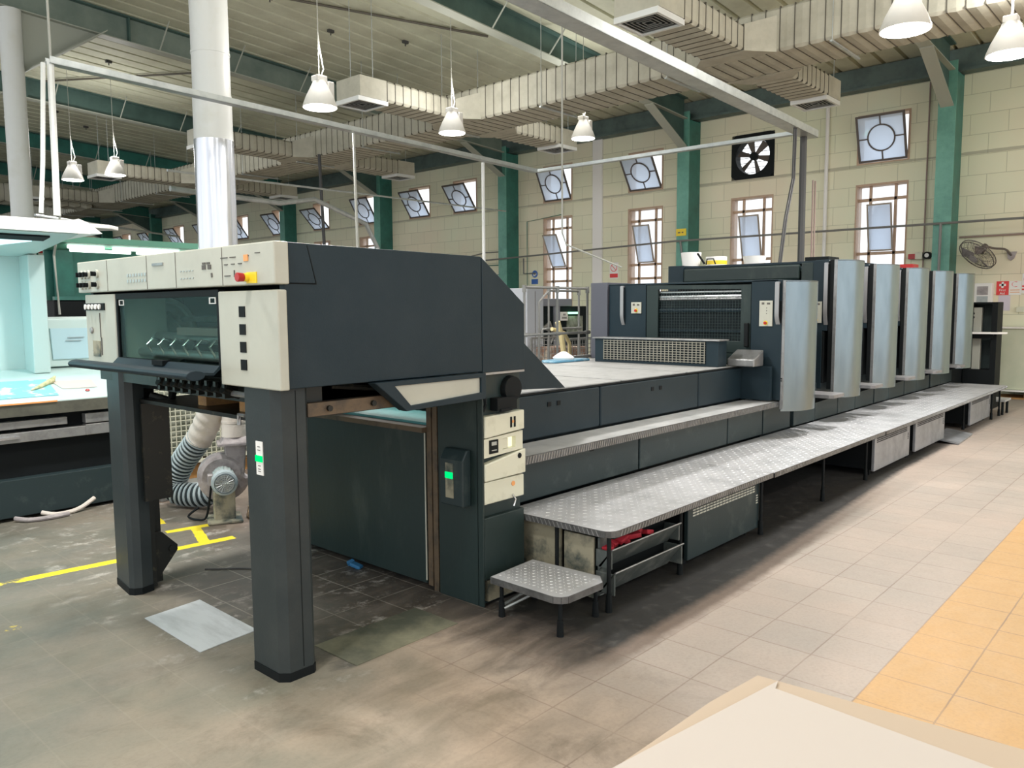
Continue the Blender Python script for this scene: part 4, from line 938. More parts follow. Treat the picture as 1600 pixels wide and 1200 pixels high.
for (lx, ly) in ((3.03, 2.40), (3.03, 2.80), (3.36, 2.42), (3.35, 2.84)):
    m = MB(); m.cyl((lx, ly, 0), (lx, ly, .085), .019, .015, n=10); m.cyl((lx, ly, .085), (lx, ly, .205), .011, n=8); m.build('leg', 'black', S_)
m = MB(); m.tube([(3.03, 2.80, .06), (3.35, 2.84, .07)], .008, 6); m.tube([(3.03, 2.78, .05), (3.35, 2.6, .18)], .007, 6); m.build('brace', 'galv', S_)
# end panels below the walkway
o = box('end_plate', 'rust', None, 3.50, 3.52, 2.77, 3.06, .03, .40, .003, at='base'); tag(o, 'sooty stained cream plate under the walkway end, left one', 'plate')
o = thing('stained_box', (3.56, 2.63, 0), 'stained metal box with yellowish front under the walkway end behind the stool', 'box')
box('front', 'rust', o, 3.50, 3.515, 2.535, 2.745, .03, .38, .003); box('body', 'grimy', o, 3.516, 3.58, 2.535, 2.745, .03, .375)
# tilted open drawers with red rags
DR = thing('drawer_unit', (3.86, 2.6, 0), 'low dark steel drawer unit with two tilted open drawers under the walkway', 'drawer unit')
m = MB(); m.box(3.60, 4.22, 2.52, 3.05, .05, .40); m.build('carcass', 'black', DR)
def drawer(z0, yo, h=.13):
    m = MB(); m.prism([(yo, z0 + h), (yo + .012, z0 + h), (2.51, z0 + .02), (2.50, z0)], 'X', 3.50, 4.235); m.box(3.50, 3.512, yo + .01, 2.52, z0 + .02, z0 + h - .01); m.box(4.222, 4.235, yo + .01, 2.60, z0 + .02, z0 + h - .01)
    d = m.build('drawer', 'worn', DR, .003)
    m = MB(); m.tube([(3.50, yo + .004, z0 + h), (4.235, yo + .004, z0 + h)], .005, 6); m.build('rim', 'steelflat', d)
drawer(.20, 2.405); drawer(.055, 2.385, .15)
box('end_cheek', 'worn', DR, 3.512, 3.60, 2.50, 2.515, .05, .38)
random.seed(3)
for k in range(7):
    bm_ = MB(); x_ = 3.58 + k * .065; y_ = 2.50 + .02 * (k % 2); z_ = .315 + .012 * (k % 3)
    bm_.obox((x_, y_, z_), .085, .07, .03, rz=random.random() * 3, rx=random.uniform(-.5, .5), ry=random.uniform(-.5, .5))
    o = bm_.build('red_rag', 'redb', None, .006, at='base'); tag(o, 'crumpled bright red plastic piece lying in the open drawer under the walkway', 'rag', 'red pieces in the drawer')
# ventilated cabinets under the walkway
def vent_cab(x0, x1, label, m_='press_low', z0=.05):
    t = thing('vented_cabinet', ((x0 + x1) / 2, 2.7, 0), label, 'cabinet', 'vented cabinets below the walkway')
    box('body', 'black', t, x0 + .02, x1 - .02, 2.47, 3.05, z0 + .01, .40)
    f = box('front_panel', m_, t, x0, x1, 2.435, 2.465, z0, .405, .005)
    s = MB()
    for r_ in range(4):
        n = int((x1 - x0 - .12) / .045)
        for k in range(n): s.box(x0 + .06 + k * .045, x0 + .095 + k * .045, 2.4335, 2.4355, .325 + r_ * .018, .335 + r_ * .018)
    for r_ in range(4): s.box(x1 - .075, x1 - .045, 2.4335, 2.4355, .235 + r_ * .018, .245 + r_ * .018)
    s.build('vent_slots', 'cream' if m_ == 'press_low' and x0 < 5 else 'black', f)
    for x_ in (x0 + .08, x1 - .08): box('foot', 'black', t, x_ - .02, x_ + .02, 2.5, 2.54, 0, z0 + .012)
M['vpanel'] = mat('worn_pale_panel', (.33, .34, .36), .4, .3, (.20, .21, .22), 5, .4, .7)
vent_cab(4.37, 5.42, 'wide dark vented cabinet under the walkway, nearest one')
vent_cab(7.97, 9.12, 'grey vented cabinet under the walkway with a dented front', 'vpanel')
vent_cab(9.34, 10.55, 'pale grey vented cabinet under the walkway, right beside the dented one', 'vpanel')
vent_cab(11.88, 13.08, 'smallest looking light grey vented cabinet near the far end of the walkway', 'vpanel')
o = box('dark_box', 'black', None, 13.13, 13.6, 2.46, 3.0, .14, .42, at='base'); tag(o, 'black hanging box under the far end of the walkway', 'box')
S2 = thing('foot_step', (13.95, 2.65, 0), 'tiny far step stool at the other end of the walkway', 'step')
box('tread_plate', 'treadup', S2, 13.72, 14.15, 2.36, 2.85, .2, .23, .003)
for lx in (13.76, 14.1):
    for ly in (2.4, 2.8): MB().cyl((lx, ly, 0), (lx, ly, .2), .018, n=8).build('leg', 'black', S2)
o = MB(); o.obox((10.9, 2.42, .035), .9, .30, .02, rz=.05, rx=.15); tag(o.build('fallen_panel', 'vpanel', at='base'), 'grey panel lying slanted on the floor beneath the walkway gap', 'panel')

# ================================================================== COATING UNIT
CX = 6.95
C_ = thing('coating_unit', (7.3, 4.0, 0), 'shorter first press unit with mesh guard front, control plate and curved steel side shield', 'printing press unit')
box('core', 'void', C_, CX + .05, 7.60, 3.16, 5.0, .1, 1.80)
box('side_frame', 'press', C_, CX, CX + .03, 2.96, 3.255, .80, 1.892, .004)
box('side_frame_lower', 'press_low', C_, CX + .02, 7.58, 3.12, 3.16, .47, .86, .004)
box('far_frame', 'press', C_, CX, CX + .03, 4.39, 4.84, 1.112, 1.89, .004)
m = MB(); m.box(CX - .03, CX + .40, 4.845, 5.06, 1.112, 1.915); m.build('end_cabinet', 'vcab', C_, .004)
m = MB(); m.ring([(3.26, 1.22), (4.385, 1.22), (4.385, 1.875), (3.26, 1.855)], [(3.36, 1.33), (4.25, 1.33), (4.25, 1.83), (3.36, 1.815)], 'X', CX + .005, CX + .04); fr = m.build('guard_frame', 'grimy', C_, .003)
m = MB()
for k in range(1, 18): m.box(CX + .02, CX + .024, 3.36, 4.25, 1.33 + k * .027, 1.3315 + k * .027)
for k in range(1, 30): m.box(CX + .02, CX + .024, 3.36 + k * .0297, 3.3615 + k * .0297, 1.33, 1.822)
m.build('wire_mesh', 'meshdark', fr)
for z, r_, mm in ((1.80, .012, 'chrome'), (1.755, .014, 'chrome'), (1.73, .012, 'steelflat'), (1.62, .02, 'press'), (1.42, .012, 'press')):
    MB().cyl((CX + .045, 3.28, z), (CX + .045, 4.36, z), r_, n=12).build('roller', mm, C_, smooth=True)
box('top_cover', 'press', C_, CX, 7.60, 3.0, 5.0, 1.878, 1.895, .003)
m = MB(); m.box(CX, CX + .04, 3.26, 4.385, 1.115, 1.215); m.build('lower_guard', 'grimy', C_)
m = MB(); m.box(CX - .03, CX + .005, 3.27, 3.31, 1.28, 1.5); m.build('guard_latch', 'black', C_, .006)

def handle(parent, x, y, z0, z1, m_='handle'):
    h = MB(); n = 16; pts = []
    for k in range(n + 1):
        t = k / n; pts.append((x - .035 + .035 * max(0, (t - .72) / .28) ** 2, y, z1 - (z1 - z0) * t))
    va = [[h.bm.verts.new((p[0] + a, y + b, p[2])) for a, b in ((-.004, -.019), (.004, -.019), (.004, .019), (-.004, .019))] for p in pts]
    for A, B in zip(va, va[1:]):
        for k in range(4): h._f([A[k], A[(k + 1) % 4], B[(k + 1) % 4], B[k]])
    h._f(va[0]); h._f(va[-1])
    h.box(x - .035, x, y - .014, y + .014, z1 - .012, z1 + .004)
    return h.build('handle', m_, parent)
def ctrl_plate(parent, x, y0, y1, z0, z1):
    p = box('control_plate', 'cream', parent, x - .012, x, y0, y1, z0, z1, .002)
    yc = (y0 + y1) / 2
    MB().cyl((x - .012, yc, z0 + .03), (x - .03, yc, z0 + .03), .013, n=16).build('stop_button', 'red', p)
    m = MB(); m.cyl((x - .012, yc, z0 + .03), (x - .015, yc, z0 + .03), .021, n=16); m.build('stop_collar', 'yel', p)
    m = MB(); m.box(x - .0135, x - .012, yc + .015, yc + .04, z1 - .035, z1 - .015); m.box(x - .0135, x - .012, yc - .04, yc - .01, z1 - .035, z1 - .018)
    for k in range(3): m.box(x - .0135, x - .012, yc - .012, yc - .004, z1 - .07 - k * .025, z1 - .062 - k * .025)
    m.build('printed_symbols', 'ink', p)
ctrl_plate(C_, CX, 3.045, 3.17, 1.473, 1.705)
ctrl_plate(C_, CX, 4.44, 4.56, 1.59, 1.705)
handle(C_, CX, 4.66, 1.47, 1.87); handle(C_, CX, 2.995, 1.49, 1.87)
box('handle_recess', 'black', C_, CX - .002, CX + .001, 2.962, 2.985, 1.50, 1.70)
def shield(parent, x0, z0, z1, strip='steelflat'):
    """vertical curved steel shield bulging out of the side of a unit"""
    pts = [(x0 + .005, 2.958), (x0 + .02, 2.945), (x0 + .07, 2.885), (x0 + .15, 2.835), (x0 + .25, 2.805), (x0 + .36, 2.80), (x0 + .46, 2.82), (x0 + .54, 2.86), (x0 + .60, 2.92), (x0 + .635, 3.0), (x0 + .64, 3.10)]
    # resample smoothly
    def cr(t):
        n = len(pts) - 1; i = min(int(t * n), n - 1); f = t * n - i
        P = [Vector((*pts[max(0, min(n, i + j))], 0)) for j in (-1, 0, 1, 2)]
        return .5 * ((2 * P[1]) + (-P[0] + P[2]) * f + (2 * P[0] - 5 * P[1] + 4 * P[2] - P[3]) * f * f + (-P[0] + 3 * P[1] - 3 * P[2] + P[3]) * f ** 3)
    c = [cr(k / 36) for k in range(37)]
    outer = [(p.x, p.y) for p in c]; inner = [(p.x + (.008 if p.x < x0 + .3 else -.008), p.y + .012) for p in c][::-1]
    m = MB(); m.prism(outer + inner, 'Z', z0, z1); s = m.build('curved_shield', 'steel', parent, smooth=True)
    m = MB(); m.prism(outer + [(x0 + .64, 3.12), (x0 + .0, 3.12)], 'Z', z1 - .012, z1 - .002); m.build('shield_cap', 'steelflat', s)
    m = MB(); m.box(x0 - .004, x0 + .004, 2.935, 2.965, z0 + .02, z1); m.build('shield_edge', strip, s)
    return s
sh = shield(C_, CX + .01, .70, 1.885)
for z in (.98, 1.0): MB().cyl((CX - .0, 2.95, z), (CX - .006, 2.95, z), .006, n=8).build('rivet', 'black', sh)

# ================================================================== PRINTING UNITS
UX = [8.22, 9.43, 10.66, 11.88, 13.15]
ulab = ['first tall printing unit, directly behind the shorter coating unit', 'second tall printing unit with curved steel side shield', 'third tall printing unit, the middle one in the row',
        'fourth tall printing unit, below the red box', 'last tall printing unit at the far end beside the feeder']
def make_unit(x0, label, full):
    t = thing('printing_unit', (x0 + .3, 4.0, 0), label, 'printing press unit', 'row of tall printing units')
    x1 = x0 + .62
    box('core', 'void', t, x0 + .04, x1 - .03, 3.16, 4.85, .1, 2.02)
    box('side_frame', 'press', t, x0, x1 - .02, 3.02, 3.16, 1.40, 2.125, .004)
    box('side_frame_lower', 'black', t, x0, x1 - .02, 3.05, 3.16, .86, 1.395, .004)
    box('side_cover', 'press', t, x0 - .002, x0 + .02, 3.07, 3.20, .80, 2.12, .003)
    box('edge_recess', 'black', t, x0 - .003, x0 + .015, 2.962, 3.01, .80, 2.12, .002)
    box('handle_recess', 'black', t, x0 - .004, x0 + .012, 3.01, 3.06, 1.50, 2.08)
    # gap between this unit and the previous one
    box('inter_unit_body', 'void', t, x0 - .56, x0 + .02, 3.20, 4.85, .1, 1.35)
    box('roller_cover', 'grimy', t, x0 - .02, x0 + .04, 3.32, 4.68, 1.93, 2.09, .02)
    MB().cyl((x0 - .05, 3.25, 1.86), (x0 - .05, 4.7, 1.86), .05, n=14).build('roller', 'black', t, smooth=True)
    box('inner_frame', 'grimy', t, x0 - .01, x0 + .6, 3.18, 3.30, 1.3, 2.10, .004)
    box('far_frame', 'press', t, x0, x1, 4.69, 4.89, .8, 2.13, .004)
    box('top_cover', 'press', t, x0 + .03, x1, 3.02, 4.89, 2.095, 2.12, .003)
    for a, b in ((x0 - .575, x0 - .03), (x0 - .02, x1 + .0)):
        p = box('lower_panel', 'press_low', t, a, b, 3.11, 3.15, .47, .86, .006)
    handle(t, x0, 3.035, 1.46, 2.09)
    shield(t, x0, .715, 2.122)
    s = MB(); s.prism([(x0 - .555, 2.78), (x0 - .53, 2.74), (x0 - .26, 2.74), (x0 - .24, 2.77), (x0 - .24, 3.11), (x0 - .555, 3.11)], 'Z', .765, .80); st = s.build('side_step', 'stepdark', t, .003)
    s = MB(); s.prism([(2.80, .765), (3.11, .765), (3.11, .64)], 'X', x0 - .33, x0 - .31); s.build('bracket', 'black', st)
    return t
for i, x0 in enumerate(UX):
    t = make_unit(x0, ulab[i], True)
    if i == 0:
        ctrl_plate(t, x0 - .01, 3.075, 3.19, 1.48, 1.70)
        m = MB(); m.tube([(x0 + .0, 4.40, 2.13), (x0 - .02, 4.38, 2.19), (x0 - .02, 4.30, 2.19), (x0 - .01, 4.28, 2.13)], .008, 6); m.tube([(x0, 4.42, 2.14), (x0 - .02, 4.50, 2.26)], .012, 6); m.build('top_lever', 'black', t)
        m = MB(); m.box(x0 + .2, x0 + .5, 3.1, 3.35, 2.125, 2.17); m.build('top_block', 'black', t)
    if i == 1:
        m = MB(); m.tube([(x0 + .1, 3.1, 2.14), (x0 + .2, 3.3, 2.16), (x0 + .5, 3.1, 2.14)], .012, 6); m.build('hose', 'black', t)
o = box('red_box', 'red', None, 12.2, 12.45, 3.3, 3.62, 2.125, 2.24, .01, at='base'); tag(o, 'red box standing on top of the fourth printing unit', 'box')
# buckets and cartons on top of the first tall unit
o = MB(); o.lathe([(.10, 0), (.12, .16), (.115, .16), (.095, .01), (0, .01)], (8.45, 4.72, 2.13), n=24); tag(o.build('plastic_bucket', 'signwhite', at='base', smooth=True), 'whitish tub on top of the first tall unit, left one', 'tub')
o = thing('ink_tin', (8.5, 4.42, 2.12), 'white tin with yellow label on top of the first tall unit', 'tin')
MB().cyl((8.5, 4.42, 2.1205), (8.5, 4.42, 2.23), .12, n=24).build('can', 'signwhite', o, smooth=True); MB().cyl((8.5, 4.42, 2.14), (8.5, 4.42, 2.185), .1215, n=24).build('label_band', 'yel', o, smooth=True)
o = MB(); o.lathe([(.11, 0), (.13, .10), (.125, .10), (.105, .01), (0, .01)], (8.6, 4.0, 2.121), n=24); tag(o.build('plastic_bucket', 'signwhite', at='base', smooth=True), 'pale tub on top of the first tall unit, in front of the fan-side lower window', 'tub')

# ================================================================== FEEDER
Fd = thing('press_feeder', (14.6, 3.5, 0), 'black open-framed feeder at the far right end of the press with a white paddle', 'printing press feeder')
m = MB(); m.ring([(2.70, .30), (3.12, .30), (3.12, 1.70), (2.70, 1.70)], [(2.74, .62), (3.02, .62), (3.02, 1.67), (2.74, 1.67)], 'X', 14.5, 14.85); m.build('frame', 'black', Fd, .004)
box('back_panel', 'grimy', Fd, 14.83, 14.86, 2.72, 3.1, .3, 1.68); box('core', 'black', Fd, 13.80, 14.9, 3.13, 4.85, .1, 1.65)
box('near_post', 'black', Fd, 14.5, 14.9, 2.66, 2.70, .0, 1.70)
m = MB(); m.prism([(14.60, 2.90), (14.70, 2.90), (14.74, 3.02), (14.60, 3.02)], 'Z', .30, 1.62); m.build('inner_column', 'cream', Fd, .01)
m = MB(); m.prism([(14.30, 3.0), (14.38, 2.62), (14.45, 2.55), (14.55, 2.52), (14.62, 2.56), (14.66, 2.66), (14.6, 3.0)], 'Z', 1.195, 1.225); m.build('paddle', 'signwhite', Fd, .006)
m = MB(); m.box(14.45, 14.50, 2.70, 3.0, 1.12, 1.19); m.build('crossbar', 'black', Fd)
m = MB(); m.cyl((14.5, 3.0, 1.52), (14.42, 3.0, 1.52), .02, n=10); m.cyl((14.5, 3.0, 1.46), (14.42, 3.0, 1.46), .02, n=10); m.build('switches', 'black', Fd)
box('support', 'black', Fd, 14.5, 14.9, 2.70, 4.8, 0, .3)

# ================================================================== RAIL behind the deck
def rail(name, label, xa, xb, y, ztop_, zmid, zlow, n, r=.017):
    t = thing(name, ((xa + xb) / 2, y, 0), label, 'guard rail')
    for z in (ztop_, zmid): MB().tube([(xa, y, z), (xb, y, z)], r, 10).build('rail_tube', 'pipe', t, smooth=True)
    for k in range(n):
        x_ = xa + (xb - xa) * k / (n - 1)
        p = MB(); p.tube([(x_, y, zlow), (x_, y, ztop_)], r * .9, 10); p = p.build('post', 'pipe', t, smooth=True)
        c = MB(); c.cyl((x_, y, ztop_ - .05), (x_, y, ztop_ + .02), r * 1.5, n=10); c.cyl((x_ - .035, y, zmid), (x_ + .035, y, zmid), r * 1.5, n=10); c.build('tube_joint', 'pipe', p)
    return t
rail('guard_rail', 'grey tubular guard rail with clamp joints behind the press deck', 5.97, 7.02, 5.18, 1.86, 1.385, 0, 3, .014)
r2 = rail('guard_rail', 'second grey tubular rail further back, with one sloping end', 7.42, 8.02, 6.05, 1.86, 1.40, 0, 2, .014)
MB().tube([(7.24, 6.05, 0), (7.24, 6.05, 1.72), (7.42, 6.05, 1.86)], .013, 8).build('post', 'pipe', r2, smooth=True)
MB().tube([(7.24, 6.05, 1.30), (7.30, 6.05, 1.40), (7.42, 6.05, 1.40)], .013, 8).build('rail_tube', 'pipe', r2, smooth=True)
b = MB(); b.prism([(6.02, 4.82), (6.55, 4.80), (6.62, 4.92), (6.50, 5.04), (6.08, 5.05), (5.98, 4.95)], 'Z', 1.1135, 1.135)
tag(b.build('plastic_tray', 'bluetray', None, .008, at='base'), 'flat blue plastic tray on the far edge of the press deck', 'tray')
b = MB(); b.lathe([(.10, 0), (.11, .02), (.07, .05), (.03, .075), (0, .08)], (6.28, 4.93, 1.136), n=14)
tag(b.build('white_cloth', 'signwhite', at='base', smooth=True), 'white cloth heap lying in the blue tray', 'cloth')
o = MB(); o.box(6.45, 6.95, 5.052, 5.10, 1.12, 1.15)
tag(o.build('metal_strip', 'pipe', at='base'), 'short grey metal strip at the far deck edge beside the vent box', 'strip')
o = thing('machine_cabinet', (9.05, 7.85, 0), 'tall light grey cabinet behind the guard rails', 'cabinet')
box('body', 'cabgrey', o, 8.82, 9.20, 7.6, 8.1, 0.0, 1.946, .01); box('door_seam', 'ink', o, 9.0, 9.005, 7.595, 7.601, .1, 1.9)
o = thing('background_machine', (10.1, 8.5, 0), 'dark machine with a pale lettered plate behind the guard rails', 'machine')
box('body', 'void', o, 9.3, 10.75, 7.95, 9.2, 0, 1.68, .01); box('top_cover', 'cabgrey2', o, 9.3, 10.32, 7.92, 9.2, 1.68, 1.80, .01)
box('front_panel', 'cabgrey2', o, 9.86, 10.0, 7.92, 7.95, .9, 1.68); box('side_panel', 'greyfill', o, 10.2, 10.62, 7.93, 7.95, 1.22, 1.52)
pl = box('lettered_plate', 'signwhite', o, 9.99, 10.18, 7.90, 7.915, 1.45, 1.59)
text_mesh('lettering', 'AA\nAAAA', .05, 'ink', pl, Matrix.Translation((10.085, 7.897, 1.52)) @ FACE_NY)
m = MB(); m.tube([(9.5, 7.92, 1.3), (9.65, 7.85, 1.42), (9.8, 7.9, 1.25), (9.7, 7.88, 1.1)], .03, 6); m.build('lever', 'steelflat', o)
MB().cyl((10.2, 7.9, 1.57), (10.45, 7.9, 1.57), .018, n=10).build('lit_tube', 'screenlt', o)
def mesh_crate(name, label, x0, x1, y0, y1, z0, z1, contents, pitch=.05, wire='mesh'):
    t = thing(name, ((x0 + x1) / 2, (y0 + y1) / 2, 0), label, 'crate')
    m = MB(); w = .0035
    x = x0
    while x <= x1 + 1e-4: m.box(x - w, x + w, y0 - w, y0 + w, z0, z1); x += pitch
    z = z0
    while z <= z1 + 1e-4: m.box(x0, x1, y0 - w, y0 + w, z - w, z + w); m.box(x0 - w, x0 + w, y0, y1, z - w, z + w); z += pitch
    y = y0
    while y <= y1 + 1e-4: m.box(x0 - w, x0 + w, y - w, y + w, z0, z1); y += pitch
    m.build('wire_mesh', wire, t)
    for a in (x0, x1):
        for b_ in (y0, y1): box('corner_post', wire, t, a - .015, a + .015, b_ - .015, b_ + .015, 0, z1)
    for b_ in (y0, y1): box('bottom_rail', wire, t, x0, x1, b_ - .015, b_ + .015, z0 - .03, z0); box('top_rail', wire, t, x0, x1, b_ - .012, b_ + .012, z1 - .01, z1 + .015)
    box('contents', contents, t, x0 + .05, x1 - .05, y0 + .05, y1 - .05, z0 + .01, z1 - .12)
    return t
mesh_crate('wire_crate', 'cream wire mesh stillage standing behind the delivery legs', 3.16, 4.45, 7.45, 8.25, .19, 1.02, 'greyfill')
mesh_crate('wire_crate', 'rusty wire mesh crate of scraps behind the guard rails', 8.62, 9.28, 6.75, 7.35, .30, 1.22, 'scrap', .06, 'pipe')
m = MB(); m.tube([(6.80, 5.5, 1.42), (6.92, 5.5, 1.40), (7.08, 5.55, 1.37), (7.18, 5.55, 1.25), (7.25, 5.6, 1.08), (7.28, 5.6, .8)], .022, 8); m.tube([(6.98, 5.45, .7), (6.96, 5.45, 1.1), (6.90, 5.45, 1.36), (6.84, 5.45, 1.5)], .03, 8); tag(m.build('bent_hose', 'hoseyel'), 'pale yellow hoses draped over the far guard rail', 'hose')
m = MB(); m.box(3.2, 4.3, 7.5, 8.2, 0, .12); m.box(3.1, 3.35, 7.1, 7.4, .0, .06)
tag(m.build('pallet_base', 'wood', at='base'), 'dark wooden pallet base under the cream mesh stillage', 'pallet')
o = box('dock_plate', 'pipe', None, 2.98, 3.75, 6.75, 7.08, .0, .09, .006, at='base'); tag(o, 'low grey plate lying on the floor in front of the mesh stillage', 'plate')
o = box('teal_cabinet', 'teal', None, 3.62, 4.4, 5.15, 6.0, 0, .95, .01, at='base'); tag(o, 'teal metal cabinet behind the blower, mostly hidden by the near delivery leg', 'cabinet')

def spline(ct, n):
    out = []; N = len(ct) - 1; ct = [Vector(c) for c in ct]
    for k in range(n + 1):
        t = k / n * N; i = min(int(t), N - 1); f = t - i; P = [ct[max(0, min(N, i + j))] for j in (-1, 0, 1, 2)]
        out.append(.5 * ((2 * P[1]) + (-P[0] + P[2]) * f + (2 * P[0] - 5 * P[1] + 4 * P[2] - P[3]) * f * f + (-P[0] + 3 * P[1] - 3 * P[2] + P[3]) * f ** 3))
    return out

# ================================================================== BLOWER AND HOSE
B = thing('blower', (3.08, 5.78, 0), 'dust covered centrifugal blower with electric motor on the floor behind the delivery leg', 'blower')
ax = Vector((-.42, -.90, 0)).normalized(); sd = Vector((.90, -.42, 0)); c0 = Vector((3.13, 5.97, .335))
m = MB(); prof = []
n = 40; rg = []
for k in range(n):
    a = 2 * math.pi * k / n; r_ = .165 + .045 * (k / n)
    d = sd * math.cos(a) + Vector((0, 0, 1)) * math.sin(a); rg.append(c0 + d * r_)
va = [m.bm.verts.new(p) for p in rg]; vb = [m.bm.verts.new(p + ax * .13) for p in rg]
ia = m.bm.verts.new(c0 - ax * .005); vc = [m.bm.verts.new(c0 + (p - c0) * .82 + ax * .145) for p in rg]; vd = [m.bm.verts.new(c0 + (p - c0) * .55 + ax * .135) for p in rg]; ib = m.bm.verts.new(c0 + ax * .13)
for k in range(n):
    j = (k + 1) % n
    m._f([va[k], va[j], vb[j], vb[k]]); m._f([ia, va[j], va[k]]); m._f([vb[k], vb[j], vc[j], vc[k]]); m._f([vc[k], vc[j], vd[j], vd[k]]); m._f([vd[k], vd[j], ib])
m.build('volute', 'dusty', B, smooth=True)
oc = c0 + sd * .105 + ax * .065
m = MB(); q = []
for z, s_ in ((.33, .062), (.585, .085)):
    for a, b_ in ((-1, -1), (1, -1), (1, 1), (-1, 1)): 
        p = oc + sd * a * s_ + ax * b_ * .07; q.append((p.x, p.y, z))
m.hexa(q); m.build('outlet_neck', 'dusty', B, .01)
m = MB(); m.obox((oc.x, oc.y, .592), .27, .24, .022, rz=math.atan2(sd.y, sd.x)); q = []
for z, s_ in ((.603, .115), (.645, .085)):
    for a, b_ in ((-1, -1), (1, -1), (1, 1), (-1, 1)): 
        p = oc + sd * a * s_ + ax * b_ * s_; q.append((p.x, p.y, z))
m.hexa(q); m.build('outlet_flange', 'dusty', B, .004)
m = MB(); m.cyl(c0 + ax * .13, c0 + ax * .38, .085, n=28)
for k in range(20):
    a = 2 * math.pi * k / 20; d = sd * math.cos(a) + Vector((0, 0, 1)) * math.sin(a)
    m.tube([c0 + ax * .16 + d * .087, c0 + ax * .33 + d * .087], .006, 4)
mt = m.build('motor', 'tealmotor', B)
m = MB(); m.lathe([(.096, 0), (.098, .05), (.092, .075), (.078, .08), (.074, .07), (0, .07)], c0 + ax * .34, ax, 28); m.build('fan_cowl', 'hose', mt, smooth=True)
m = MB()
for r_ in (.02, .035, .05, .065): m.lathe([(r_ - .002, 0), (r_ + .002, 0), (r_ + .002, .004), (r_ - .002, .004), (r_ - .002, 0)], c0 + ax * .421, ax, 20)
for k in range(8):
    a = math.pi * k / 8; d = sd * math.cos(a) + Vector((0, 0, 1)) * math.sin(a); m.tube([c0 + ax * .423 - d * .07, c0 + ax * .423 + d * .07], .0028, 4)
m.build('cowl_grille', 'galv', mt)
p = c0 + ax * .22 - sd * .09
m = MB(); m.obox(p, .05, .09, .08, rz=math.atan2(sd.y, sd.x)); m.build('terminal_box', 'dusty', mt, .004)
pb = c0 + ax * .2
m = MB(); m.obox((pb.x, pb.y, .13), .16, .16, .24, rz=math.atan2(sd.y, sd.x)); m.obox((pb.x, pb.y, .012), .26, .30, .024, rz=math.atan2(sd.y, sd.x)); m.build('pedestal', 'rust', B, .01)
m = MB(); m.tube(spline([tuple(p + Vector((0, 0, -.04))), tuple(p + Vector((-.01, .02, -.16))), (p.x - .03, p.y + .05, .03), (p.x - .08, p.y + .1, .015), (p.x - .1, p.y + .2, .03), (p.x - .02, p.y + .18, .09)], 24), .009, 6); m.build('power_cord', 'black', B)
# ribbed hose
Hs = thing('ribbed_hose', (3.0, 6.3, 0), 'fat grey ribbed hose curving from the taped sleeve down to the blower', 'hose')
ctrl = [(3.06, 6.17, .62), (3.05, 6.27, .53), (3.04, 6.40, .42), (3.02, 6.50, .30), (3.0, 6.54, .20), (3.0, 6.50, .13), (3.06, 6.38, .11), (3.14, 6.22, .13), (3.2, 6.1, .2)]
sp = spline(ctrl, 168)
hb = MB(); hb.tube(sp, .1, 20, radii=[.094 + (.011, .011, .004, -.008, -.008, .004)[k % 6] for k in range(len(sp))])
hb.bm.faces.ensure_lookup_table()
for i_, f_ in enumerate(hb.bm.faces):
    if (i_ // 20) % 6 in (2, 3, 4): f_.material_index = 1
hb.build('hose_body', ['hose', 'groove'], Hs, smooth=True)
st = spline([(3.10, 5.95, .93), (3.09, 6.02, .84), (3.08, 6.10, .72), (3.06, 6.19, .60)], 30)
MB().tube(st, .1, 20, radii=[.105 + .004 * math.sin(k * 1.1) for k in range(len(st))]).build('taped_sleeve', 'tape', Hs, smooth=True)
o = MB(); o.tube([(oc.x, oc.y, .645), (oc.x, oc.y, .76), (oc.x + .01, oc.y, 1.10)], .09, 24, radii=[.098, .094, .092]); o.cyl((oc.x, oc.y, .755), (oc.x, oc.y, .775), .098, n=24)
tag(o.build('outlet_pipe', 'tape', smooth=True), 'pale wrapped vertical outlet pipe rising from the blower flange', 'pipe')
random.seed(5)
o = MB()
for k in range(9):
    a = 2 * math.pi * k / 9; o.tube([(3.32 + .10 * math.cos(a + j * .5), 5.66 + .12 * math.sin(a + j * .5), .05 + .04 * math.sin(j + k)) for j in range(6)], .035, 7)
o.box(3.23, 3.41, 5.56, 5.76, 0.0, .08)
tag(o.build('rag_heap', 'ragtan', at='base', smooth=True), 'heap of tan crumpled cloth on the floor right of the blower motor', 'cloth')
o = MB(); o.tube([(2.35, 4.75, .006), (2.5, 4.6, .006), (2.65, 4.4, .006), (2.78, 4.3, .006)], .005, 6); tag(o.build('thin_cable', 'dcable'), 'thin dark wire lying on the floor between the delivery legs', 'wire')
o = MB(); o.tube(spline([(2.12, 6.99, .04), (2.2, 6.93, .02), (2.32, 6.93, .02), (2.42, 6.96, .04), (2.52, 6.98, .09)], 16), .018, 8); tag(o.build('white_hose', 'tape'), 'piece of pale hose on the floor under the console front', 'hose')
o = MB(); o.tube(spline([(1.93, 6.99, .03), (2.0, 6.90, .02), (2.12, 6.86, .02), (2.28, 6.87, .02)], 12), .018, 8); tag(o.build('white_hose', 'dusty'), 'greyish hose piece on the floor, lower left of the pale one', 'hose')
o = MB(); o.obox((3.01, 4.05, .015), .05, .08, .025, rz=.4, rx=.3); o.obox((3.02, 4.12, .018), .04, .05, .03, rz=1.1, rx=-.3); tag(o.build('blue_scrap', 'bluerag', None, .008, at='base'), 'small blue rag on the floor against the dark back board', 'rag')

